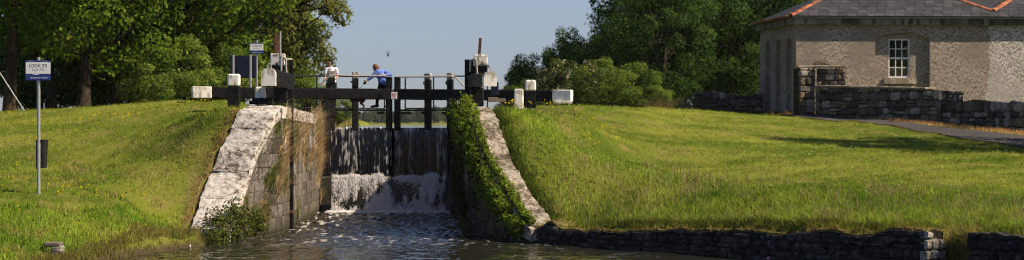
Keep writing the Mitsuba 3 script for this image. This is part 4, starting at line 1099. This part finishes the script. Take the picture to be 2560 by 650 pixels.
def scatter(poly, dens, rg):
    x0, y0, x1, y1 = poly.bounds
    n = int((x1 - x0) * (y1 - y0) * dens)
    x, y = rg.uniform(x0, x1, n), rg.uniform(y0, y1, n)
    ok = shp.contains_xy(poly, x, y)
    return x[ok], y[ok]
def strip(path, width, s0=0, s1=None):
    t = np.linspace(s0, path.L if s1 is None else s1, 60)
    a, b = path.xy(t), path.xy(t) - path.nrm(t) * width
    return Polygon(np.vstack([a, b[::-1]])).buffer(.02)
COPL, COPR = strip(lpath, LW), strip(rpath, RW)
HOUSE = Polygon(HM(np.array([-.1, HW, HW, -.1]), np.array([-.1, -.1, HD, HD]), np.zeros(4))[:, :2])
QST = strip(qp, .5).union(strip(qp2, .5))
right_land = Polygon([(-1.1, 81.0), *RPATH[1:].tolist(), (.5, 58.5), (5.5, 51.3), (8.4, 46.9), (9.4, 45.5), (14, 38.5), (17, 44), (20, 75), (25, 96), (14, 104), (3, 104), (-.6, 96)]).difference(COPR.union(ROAD).union(HOUSE).union(QST))
left_land = Polygon([(-7.2, 81), *LPATH[1:].tolist(), *BANK_L[2:6].tolist(), (-12.5, 46), (-16, 60), (-20, 80), (-24, 92), (-9, 92), (-8, 82)]).difference(COPL).difference(WETBANK.buffer(.15))
rg = rng_(81)
parts_ = []
def add(b): parts_.append(b)
def bake(name, label, catg):
    k = thing(name, label, catg, kind='stuff')
    o, V_, F_, N_, C_c = 0, [], [], [], []
    for v, f, n, c in parts_:
        V_.append(v); F_.append(f + o); N_.append(n); C_c.append(c); o += len(v)
    parts_.clear()
    scene[k] = nply(np.vstack(V_), np.vstack(F_), np.vstack(N_), np.vstack(C_c), 'm_blade')
    return k
LAWN = ((.092, .162, .014), (.212, .262, .032)); DRY = (.27, .22, .08)
def mown(poly, dens, rg, seed, amount, stripes):
    x, y = scatter(poly, dens, rg)
    keep = rg.random(len(x)) < np.clip((100 - y) / 45, .35, 1)
    x, y = x[keep], y[keep]
    col = gcol(x, y, rg, LAWN, DRY, amount, .45, seed)
    ld = np.zeros((len(x), 3))
    if stripes:
        ph = np.hypot(x + 14, y - 104) / 1.15
        sgn = np.sign(np.sin(ph * np.pi))
        ld[:, 1] = .45 * sgn; ld[:, 0] = .25 * sgn
        col = col * (1 + .05 * sgn)[:, None]
    tuft = meshkit.fbm(np.c_[x * 3.1, y * 2.2, 0 * x + 2], 3, 90 + seed)
    add(blades(x, y, rg.uniform(.04, .09, len(x)) * (.15 + 1.9 * tuft), rg.uniform(.012, .024, len(x)), col, rg, .6, ld, .5))
long_zone = Polygon([(.4, 58.4), (5.5, 51.4), (8.4, 46.9), (14, 38.5), (17.5, 47), (13.2, 51.5), (8.8, 57.5), (5.0, 62.5), (2.6, 66), (-.2, 68), (-.6, 63.6), (.1, 61.6)]).intersection(right_land)
mown(right_land.difference(long_zone), 260, rg, 1, .02, True)
bake('lawn_grass', 'mown striped lawn grass on the right bank up to the lane', 'grass')
low_left = Polygon([(-13, 46), (-8, 46), (-7.2, 59.5), (-8.4, 59.0), (-10.0, 55.6), (-13, 53.5)]).intersection(left_land)
mown(left_land.difference(low_left), 260, rg, 2, .05, False)
bake('lawn_grass', 'short sunlit grass on the left bank around the sign pole', 'grass')
# long grass with seed heads on the right slope
LONG = ((.080, .156, .014), (.192, .258, .032))
x, y = scatter(long_zone, 330, rg)
pat = meshkit.fbm(np.c_[x * .5, y * .3, 0 * x], 3, 66)
edge_ = np.clip(shp.distance(shp.points(np.c_[x, y]), long_zone.boundary.intersection(right_land.buffer(-.4))) / 4.5, .0, 1)
hgt = (.07 + (.05 + .24 * pat) * edge_) * rg.uniform(.6, 1.25, len(x))
add(blades(x, y, hgt, rg.uniform(.012, .026, len(x)), gcol(x, y, rg, LONG, (.24, .20, .09), .03, .6, 3), rg, .45, None, .55, three=True))
n = 9000
x, y = scatter(long_zone, 26, rg)
pat = meshkit.fbm(np.c_[x * .45, y * .3, 0 * x + 9], 3, 67)
ok = pat > .47; x, y = x[ok], y[ok]
add(blades(x, y, rg.uniform(.25, .48, len(x)), rg.uniform(.010, .016, len(x)), np.array([.24, .185, .10]) * rg.uniform(.6, 1.15, (len(x), 1)), rg, .22, None, .5, three=True))
bake('long_grass', 'unmown long grass with pale seed heads on the right slope above the quay', 'grass')
x, y = scatter(low_left, 460, rg)
add(blades(x, y, rg.uniform(.03, .16, len(x)) * (.3 + 1.9 * meshkit.fbm(np.c_[x * 2.3, y * 1.6, 0 * x], 3, 101)), rg.uniform(.012, .026, len(x)), gcol(x, y, rg, LONG, DRY, .05, .6, 4), rg, .3, None, .55, three=True))
rough_left = Polygon([(-7.6, 56.5), (-9.5, 56.8), (-11.5, 58.5), (-12.0, 61.5), (-10.5, 64.5), (-8.0, 66.0), (-7.4, 63.5)]).intersection(left_land)
x, y = scatter(rough_left, 190, rg)
tf = meshkit.fbm(np.c_[x * 2.0, y * 1.5, 0 * x + 5], 3, 103)
ok = tf > .42; x, y, tf = x[ok], y[ok], tf[ok]
add(blades(x, y, rg.uniform(.05, .20, len(x)) * (tf * 2.6 - .7), rg.uniform(.012, .024, len(x)), gcol(x, y, rg, ((.06, .115, .012), (.17, .22, .03)), (.32, .25, .11), .12, .9, 9), rg, .5, None, .4, three=True))
bake('long_grass', 'longer grass on the left bank above the water edge', 'grass')
# rough growth at walls and bank edges
def rough_line(pts, n, h, spreadw, col, rg, z=None, w=(.01, .02)):
    p = resample(np.asarray(pts), 200)
    i = rg.integers(0, 200, n)
    q = p[i] + rg.normal(size=(n, 2)) * spreadw
    add(blades(q[:, 0], q[:, 1], rg.uniform(*h, n), rg.uniform(*w, n), np.asarray(col) * rg.uniform(.55, 1.2, (n, 1)), rg, .45, None, .5, three=True))
verge = (rb[4:88] * .86 + rb[4:88] * .14)
off = np.array([.35, .55])
STRAW = (.55, .34, .15)
for kk in range(3): rough_line(rb[4:80] + off * (.4 + .55 * kk), 2600, (.08, .24), .14, STRAW, rg)
rough_line(rb[3:14] + [-.6, .4], 900, (.1, .3), .3, (.20, .12, .06), rg)
rough_line(ra[8:70] - off * .25, 2600, (.05, .12), .12, (.20, .18, .06), rg)
bake('dry_grass', 'parched orange grass along the lane verge at the foot of the garden walls', 'grass')
rough_line(lpath.p[2:] + [-1.10, .05], 1500, (.05, .20), .10, (.26, .18, .09), rg)
rough_line(lpath.p[1:4] + [-1.15, .05], 500, (.06, .2), .14, (.16, .11, .05), rg)
bake('dry_grass', 'withered brown grass along the outer edge of the left coping', 'grass')
rough_line(rpath.p[1:] + [.95, .1], 2200, (.12, .34), .16, (.10, .13, .02), rg)
rough_line(rpath.p[1:] + [.10, .03], 1500, (.06, .20), .12, (.13, .14, .03), rg)
rough_line(rpath.p[1:] + [.55, .08], 1500, (.03, .12), .24, (.20, .17, .07), rg)
rough_line(qp.p + [.42, .28], 5200, (.07, .26), .16, (.12, .135, .025), rg)
def on_path(path, zf, n, d, h, col, lean=.45):
    t = rg.uniform(.05, path.L - .05, n); dd = -rg.uniform(*d, n)
    c = path.M(t, np.array([zf(a) for a in t]), dd)
    hh = rg.uniform(*h, n) * (.4 + 1.2 * meshkit.fbm(np.c_[t * 2.5, dd, 0 * t], 3, 18))
    add(blades(c[:, 0], c[:, 1], hh, rg.uniform(.010, .022, n), np.asarray(col) * rg.uniform(.55, 1.3, (n, 1)), rg, lean, None, .5, z=c[:, 2], three=True))
on_path(qp, lambda a: zq(a) + .02, 6500, (.12, .75), (.06, .22), (.16, .185, .028))
on_path(qp, lambda a: zq(a) + .0, 1500, (-.02, .12), (.05, .16), (.20, .16, .05), .8)
on_path(qp2, lambda a: zq2(a) - .01, 2600, (.25, .8), (.08, .26), (.14, .175, .028))
q_ = rg.uniform(0, 1, 2600)
add(blades(9.12 + .45 * q_ + rg.normal(0, .10, 2600), 47.1 - .9 * q_ + rg.normal(0, .10, 2600), rg.uniform(.3, .75, 2600), rg.uniform(.012, .024, 2600), np.array([.24, .225, .06]) * rg.uniform(.5, 1.25, (2600, 1)), rg, .3, None, .5, z=rg.uniform(.05, .45, 2600), three=True))
bake('rough_grass', 'tufty yellow green grass along the top of the quay wall and the right coping', 'grass')
rough_line(BANK_L[1:6] + [-.25, 0], 3800, (.10, .32), .20, (.13, .115, .035), rg)
bake('rough_grass', 'mixed dry and green tufts overhanging the water on the left bank', 'grass')
rough_line(np.array([W(1640, 270, 98)[:2], W(1735, 272, 99)[:2]]), 700, (.3, .9), .5, (.15, .13, .06), rg)
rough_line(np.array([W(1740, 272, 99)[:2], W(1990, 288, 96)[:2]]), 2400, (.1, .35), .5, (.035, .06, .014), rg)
bake('rough_grass', 'tall weeds and shaded grass before the dark field wall', 'grass')
rough_line(np.array([W(470, 247, 84)[:2], W(640, 250, 84)[:2]]), 900, (.15, .45), .4, (.13, .12, .05), rg)
yb = rg.uniform(84, 260, 5200) ** 1.0
xb = xl_up(yb) - np.abs(rg.normal(0, 1.6, len(yb))) - .2
add(blades(xb, yb, rg.uniform(.15, .45, len(yb)), rg.uniform(.03, .07, len(yb)), gcol(xb, yb, rg, ((.11, .115, .035), (.19, .165, .06)), DRY, .05, .3, 7), rg, .3, None, .6, three=True))
bake('bank_grass', 'yellowish rough grass sloping to the canal beyond the upper gates', 'grass')
# tufts growing out of the lock walls
def wall_tufts(path, zt, spots, rg, cols, hang=1.0):
    for s, z, n, size in spots:
        c = path.M(np.full(n, s) + rg.normal(0, .18 * size, n), np.full(n, z) + rg.normal(0, .14 * size, n), np.full(n, .02))
        nv = path.nrm(np.full(n, s))
        le = np.c_[nv * rg.uniform(.15, .7, (n, 1)), np.zeros(n)] * hang + rg.normal(size=(n, 3)) * [.3, .3, 0]
        h = rg.uniform(.10, .34, n) * size
        add(blades(c[:, 0], c[:, 1], h * rg.uniform(.5, 1, n), rg.uniform(.012, .024, n), np.array(cols[rg.integers(len(cols))]) * rg.uniform(.6, 1.2, (n, 1)), rg, .1, le, .4, z=c[:, 2], three=True))
spots = [(17.2 + rg.uniform(-1, 1.3), rg.uniform(1.2, 3.1), 130, .9) for _ in range(16)] + [(rg.uniform(17.5, 20.5), rg.uniform(.4, 1.3), 90, .7) for _ in range(7)] + [(rg.uniform(11, 16.8), rg.uniform(1.9, 3.3), 120, 1.0) for _ in range(20)] + [(rg.uniform(.6, 3.5), rg.uniform(1.2, 3.1), 220, 1.5) for _ in range(14)] + [(rg.uniform(3.5, 11), rg.uniform(1.8, 3.2), 110, 1.1) for _ in range(16)] + [(12.0, .35, 150, .8), (19.8, .5, 140, .9), (18.8, 1.4, 160, 1.0), (1.2, .5, 240, 1.3)]
wall_tufts(lpath, lzt, spots, rg, [(.55, .43, .26), (.46, .34, .18), (.16, .19, .05), (.50, .37, .20)])
bake('wall_weeds', 'dry orange grass tufts growing from the joints of the left lock wall', 'weeds')
spots = [(rg.uniform(.8, 19), rg.uniform(.5, 3.0), 120, 1.3) for _ in range(60)]
wall_tufts(rpath, rzt, spots, rg, [(.06, .065, .02), (.09, .08, .03), (.045, .06, .015)], .8)
for s, z in ((19.3, 1.75), (19.5, 1.35)): pass
bake('wall_weeds', 'shaded hanging weeds on the right lock wall', 'weeds')
# wild flowers
def flowers(poly, dens, col, seed, size, lift, label):
    rg = rng_(seed)
    x, y = scatter(poly, dens, rg)
    ok = meshkit.fbm(np.c_[x * .4, y * .4, 0 * x], 3, seed) > .56
    x, y = x[ok], y[ok]
    c = np.repeat(np.c_[x, y, H(x, y) + rg.uniform(*lift, len(x))], 3, 0) + rg.normal(size=(3 * len(x), 3)) * .008
    v, f, n, cc = leaves(c, np.tile([0, -.3, .95], (len(c), 1)), size, rg, col, .1, 1.0, 1.0)
    k = thing('wild_flower', label, 'flowers', kind='stuff')
    scene[k] = nply(v, f, n, cc, 'm_leaf')
flowers(left_land, 3.0, (.62, .44, .02), 91, .05, (.07, .12), 'yellow wild flowers dotted over the left bank')
flowers(Polygon([(-.2, 72), (3.5, 72), (3.0, 64), (-.2, 64)]).intersection(right_land), 6, (.60, .45, .02), 92, .05, (.2, .34), 'yellow wild flowers at the top of the right coping')
flowers(right_land, .7, (.6, .6, .52), 93, .035, (.07, .12), 'tiny white clover flowers scattered on the right lawn')
# litter
solo('litter', cbox(.07, .05, .06, .015).apply_translation([W(1921, 643, 50.4)[0], 50.4, .06]), mm('m_pink', rgb(.55, .12, .32), .4, .4), 'pink can floating before the right quay wall', 'litter')
kl = thing('litter', 'purple and white wrapper floating at the left water edge', 'litter')
part(kl, 'wrapper', cbox(.07, .06, .05, .015).apply_translation([W(468, 621, 55.6)[0], 55.6, .05]), mm('m_purple', rgb(.20, .06, .40), .4, .4))
part(kl, 'label', cbox(.04, .06, .05, .01).apply_translation([W(473, 622, 55.55)[0] + .02, 55.55, .06]), 'm_sign_white')
# ------------------------------------------------------------------ people and their dog on the walkway
def chain_mesh(bones, fine=.022, it=8):
    "bones: ((p, r), (q, s)) hulls joined into one surface"
    mf = None
    parts_m = []
    for (p, r), (q, s) in bones:
        n = 14 if max(r, s) > .02 else 8
        a = m3.Manifold.sphere(r, n).translate([float(x) for x in p]); b = m3.Manifold.sphere(s, n).translate([float(x) for x in q])
        parts_m.append(m3.Manifold.batch_hull([a, b]))
    mf = m3.Manifold.batch_boolean(parts_m, m3.OpType.Add)
    mf = mf.refine_to_length(fine)
    mm_ = mf.to_mesh()
    t = trimesh.Trimesh(mm_.vert_properties[:, :3], mm_.tri_verts, process=True)
    trimesh.smoothing.filter_taubin(t, iterations=it)
    return t
def hand_bones(w, d, nrm, curl, side):
    "w wrist, d along the hand, nrm out of the palm, side +1/-1 puts the thumb"
    d = np.asarray(d, float) / np.linalg.norm(d); nrm = np.asarray(nrm, float); nrm = nrm - d * (nrm @ d); nrm /= np.linalg.norm(nrm)
    s = np.cross(d, nrm) * side
    w = np.asarray(w, float)
    k = w + d * .085
    out = [((w, .026), (k + s * .025, .016)), ((w, .026), (k - s * .025, .016)), ((k + s * .025, .016), (k - s * .025, .016))]
    for i, (o, L) in enumerate(((.030, .070), (.011, .080), (-.010, .074), (-.030, .056))):
        p = k + s * o; a = curl * .5
        for j, f in enumerate((.45, .32, .23)):
            v = d * math.cos(a) + nrm * math.sin(a)
            q = p + v * L * f
            out.append(((p, .0095 - j * .0007), (q, .0088 - j * .0007)))
            p = q; a += curl * .7
    t0 = w + d * .025 + s * .026
    t1 = t0 + (d * .7 + s * .6 + nrm * .25) * .036; t2 = t1 + (d * .85 + s * .1 + nrm * .5) * .03
    out += [((t0, .013), (t1, .0105)), ((t1, .0105), (t2, .009))]
    return out
def person(label, o, J, cols, faced, hair_long, sleeve, face_tilt=0., hands=()):
    k = thing('person', label, 'person')
    J = {a: np.array(b, float) + o for a, b in J.items()}
    B = lambda a, ra, b, rb: ((J[a], ra), (J[b], rb))
    fd = np.array(faced, float) / np.linalg.norm(faced)
    up = J['head'] - J['neck']; up /= np.linalg.norm(up)
    sd = np.cross(fd, up)
    hc = J['head']
    body = [B('pelvis', .125, 'chest', .125), B('chest', .12, 'neck', .055), B('shl', .055, 'shr', .055), ((J['neck'], .052), (hc, .055)),
            ((hc + up * .035, .088), (hc - up * .02 + fd * .015, .080)), ((hc - up * .02 + fd * .02, .072), (hc - up * .075 + fd * .055, .040)),
            ((hc + fd * .088 + up * .005, .010), (hc + fd * .112 - up * .022, .013)), ((hc + fd * .085 - up * .055, .018), (hc + fd * .088 - up * .06, .014))]
    for s in (-1, 1):
        body += [((hc + sd * s * .085 + up * .012, .014), (hc + sd * s * .088 - up * .02, .011))]
    for s in 'lr':
        body += [B('sh' + s, .052, 'el' + s, .040), B('el' + s, .039, 'wr' + s, .026), B('hip' + s, .088, 'kn' + s, .056), B('kn' + s, .054, 'an' + s, .036), B('an' + s, .036, 'toe' + s, .028)]
    for s, d, nr, curl, sdn in hands: body += hand_bones(J['wr' + s], d, nr, curl, sdn)
    part(k, 'body', chain_mesh(body, .016, 6), cols[0], smooth=True)
    dn = np.array([0, 0, .04])
    shirt = [B('chest', .155, 'chest', .15), ((J['chest'] + [0, 0, .1], .125), (J['pelvis'] + [0, 0, .02], .155)), B('shl', .078, 'shr', .078)]
    for s in 'lr':
        if sleeve == 'short': shirt.append(((J['sh' + s], .078), (J['sh' + s] * .45 + J['el' + s] * .55, .066)))
        else: shirt += [((J['sh' + s], .082), (J['el' + s], .068)), ((J['el' + s], .068), (J['el' + s] * .15 + J['wr' + s] * .85, .048))]
    part(k, 'shirt', chain_mesh(shirt, .03, 8), cols[1], smooth=True)
    tr = [((J['pelvis'] - [0, 0, .02], .142), (J['pelvis'] + [0, 0, .03], .145))]
    for s in 'lr': tr += [((J['hip' + s], .105), (J['kn' + s], .072)), ((J['kn' + s], .07), (J['an' + s] + dn, .054))]
    part(k, 'trousers', chain_mesh(tr, .03, 8), cols[2], smooth=True)
    for s in 'lr': part(k, 'shoe', chain_mesh([((J['an' + s] - [0, 0, .03], .048), (J['toe' + s], .040)), ((J['an' + s] - [0, 0, .035], .045), (J['an' + s] - fd * .05 - [0, 0, .04], .04))], .02, 5), cols[3], smooth=True)
    hb = [((hc + up * .055 - fd * .015, .090), (hc - fd * .03 + up * .0, .088))]
    if hair_long:
        hb += [((hc - fd * .03, .088), (hc - fd * .06 - up * .11, .062))]
        for s in (-1, 1): hb += [((hc + up * .03 + sd * s * .05, .06), (hc + sd * s * .07 - up * .09 + fd * .005, .040))]
    part(k, 'hair', chain_mesh(hb, .02, 5), cols[4], smooth=True)
    for s in (-1, 1):
        part(k, 'eye', trimesh.creation.icosphere(2, .011).apply_translation(hc + fd * .078 + sd * s * .032 + up * .008), 'm_ink', smooth=True)
    part(k, 'mouth', trimesh.creation.icosphere(2, 1).apply_transform(np.diag([.02, .02, .006, 1])).apply_translation(hc + fd * .088 - up * .048), 'm_lip', smooth=True)
    return k, J
mm('m_skin', rgb(.42, .235, .165), .55, .3); mm('m_lip', rgb(.35, .13, .11), .5, .3)
mm('m_white_shirt', rgb(.62, .60, .68), .9, .1); mm('m_blue_shirt', rgb(.135, .215, .56), .9, .1)
mm('m_dark_cloth', rgb(.012, .012, .016), .9, .1); mm('m_shoe', rgb(.012, .011, .011), .7, .2)
mat('m_hair_dark', two(prin(rgb(.010, .008, .007), .8, .05))); mat('m_hair_brown', two(prin(mottled((.07, .032, .015), (.16, .08, .04), (.24, .13, .07), 30), .8, .1)))
mat('m_dog', two(prin(mottled((.14, .06, .022), (.24, .11, .045), (.08, .035, .015), 7), .85, .15)))
WZ = 3.535
om = np.array([W(828, 0, 80.75)[0], 80.72, WZ])
pm, JM = person('person with short dark hair in a white t-shirt standing behind the left gate railing', om,
   dict(pelvis=(.02, 0, .93), chest=(0, 0, 1.27), neck=(-.015, 0, 1.46), head=(-.04, -.02, 1.61), shl=(-.165, -.02, 1.39), shr=(.165, .02, 1.39), ell=(-.205, -.08, 1.13), wrl=(-.25, -.20, .93),
        elr=(.225, .04, 1.14), wrr=(.165, -.17, 1.06), hipl=(-.08, 0, .88), hipr=(.10, 0, .88), knl=(-.09, -.02, .48), knr=(.11, -.01, .48), anl=(-.09, .02, .08), anr=(.12, .02, .08), toel=(-.17, -.08, .035), toer=(.06, -.09, .035)),
   ['m_skin', 'm_white_shirt', 'm_dark_cloth', 'm_shoe', 'm_hair_dark'], (-.85, -.5, -.08), False, 'short', hands=(('l', (-.2, -.5, -.8), (.3, -.6, .4), .9, 1), ('r', (-.7, -.5, -.3), (0, -.2, -1), .7, -1)))
ow = np.array([W(950, 0, 80.85)[0], 80.78, WZ + .05])
pw, JW = person('person with brown hair in a blue jumper bending forward with a dog lead', ow,
   dict(pelvis=(.10, 0, .84), chest=(.015, -.01, 1.13), neck=(-.085, -.02, 1.28), head=(-.15, -.04, 1.395), shl=(-.075, -.12, 1.27), shr=(.13, .09, 1.27), ell=(-.265, -.14, 1.08), wrl=(-.42, -.15, .96),
        elr=(.37, .02, 1.17), wrr=(.19, -.15, 1.14), hipl=(.05, -.06, .80), hipr=(.16, .06, .80), knl=(-.06, -.10, .46), knr=(.26, .06, .44), anl=(-.10, -.06, .085), anr=(.36, .06, .10), toel=(-.29, -.08, .035), toer=(.20, .05, .04)),
   ['m_skin', 'm_blue_shirt', 'm_dark_cloth', 'm_shoe', 'm_hair_brown'], (-.80, -.22, -.55), True, 'long', hands=(('l', (-.9, -.1, -.35), (.1, .1, -1), 1.25, 1), ('r', (-.9, -.4, .05), (0, .2, -1), .5, -1)))
lead = JW['wrl'] + [-.08, -.01, -.05]
kd = thing('dog_lead', 'black retractable dog lead held in front of the person in blue', 'lead')
part(kd, 'handle', chain_mesh([((lead + [-.03, 0, .03], .022), (lead + [.04, 0, .01], .022)), ((lead + [.0, 0, -.04], .05), (lead + [-.03, 0, -.05], .048))], .015, 4), 'm_bag', smooth=True)
od = np.array([W(894, 0, 80.8)[0], 80.74, WZ])
part(kd, 'cord', tube([lead + [-.05, 0, -.05], lead + [-.18, 0, -.22], lead + [-.26, 0, -.36], od + [-.14, 0, .40]], .008, 5), 'm_bag')
dg = thing('dog', 'small brown dog seen behind the beam on the lead of the person in blue', 'dog')
D = lambda *p: od + np.array(p)
bones = [((D(.18, 0, .36), .105), (D(-.02, 0, .34), .10)), ((D(-.02, 0, .34), .10), (D(-.16, 0, .35), .125)), ((D(-.17, 0, .40), .10), (D(-.28, 0, .52), .07)), ((D(-.28, 0, .52), .075), (D(-.34, 0, .54), .07)), ((D(-.36, 0, .53), .05), (D(-.45, 0, .50), .03)),
         ((D(.24, 0, .40), .035), (D(.36, 0, .46), .022)), ((D(.36, 0, .46), .022), (D(.42, 0, .58), .012))]
for s in (-1, 1):
    y = .065 * s
    bones += [((D(.20, y, .33), .075), (D(.13, y, .20), .045)), ((D(.13, y, .20), .04), (D(.23, y, .115), .024)), ((D(.23, y, .115), .023), (D(.205, y, .03), .02)), ((D(.205, y, .025), .022), (D(.165, y, .022), .020)),
              ((D(-.16, y, .32), .065), (D(-.14, y, .20), .036)), ((D(-.14, y, .20), .032), (D(-.16, y, .10), .022)), ((D(-.16, y, .10), .022), (D(-.16, y, .03), .02)), ((D(-.16, y, .025), .022), (D(-.20, y, .022), .02)),
              ((D(-.27, y * .9, .58), .022), (D(-.26, y * 1.3, .50), .014))]
part(dg, 'body', chain_mesh(bones, .018, 6), 'm_dog', smooth=True)
for s in (-1, 1): part(dg, 'eye', trimesh.creation.icosphere(1, .010).apply_translation(D(-.40, .035 * s, .555)), 'm_ink', smooth=True)
part(dg, 'nose', trimesh.creation.icosphere(1, .016).apply_translation(D(-.475, 0, .505)), 'm_ink', smooth=True)
# a bird high over the gates
bo = W(970, 138, 88)
kb = thing('bird', 'tiny dark bird flying in the sky above the gates', 'bird')
part(kb, 'body', chain_mesh([((bo + [0, .05, .02], .028), (bo + [0, -.03, -.02], .034)), ((bo + [0, -.06, .03], .022), (bo + [0, -.09, .03], .010)), ((bo + [0, .06, .02], .02), (bo + [0, .13, .0], .012))], .012, 3), 'm_shoe', smooth=True)
for s in (-1, 1):
    wv = np.array([bo + [.02 * s, -.04, .01], bo + [.02 * s, .04, .01], bo + [.05 * s, .03, .09], bo + [.05 * s, -.03, .09], bo + [.03 * s, .04, .17]])
    m_ = trimesh.convex.convex_hull(np.vstack([wv, wv + [.006 * s, 0, .004]])); part(kb, 'wing', m_, 'm_shoe')
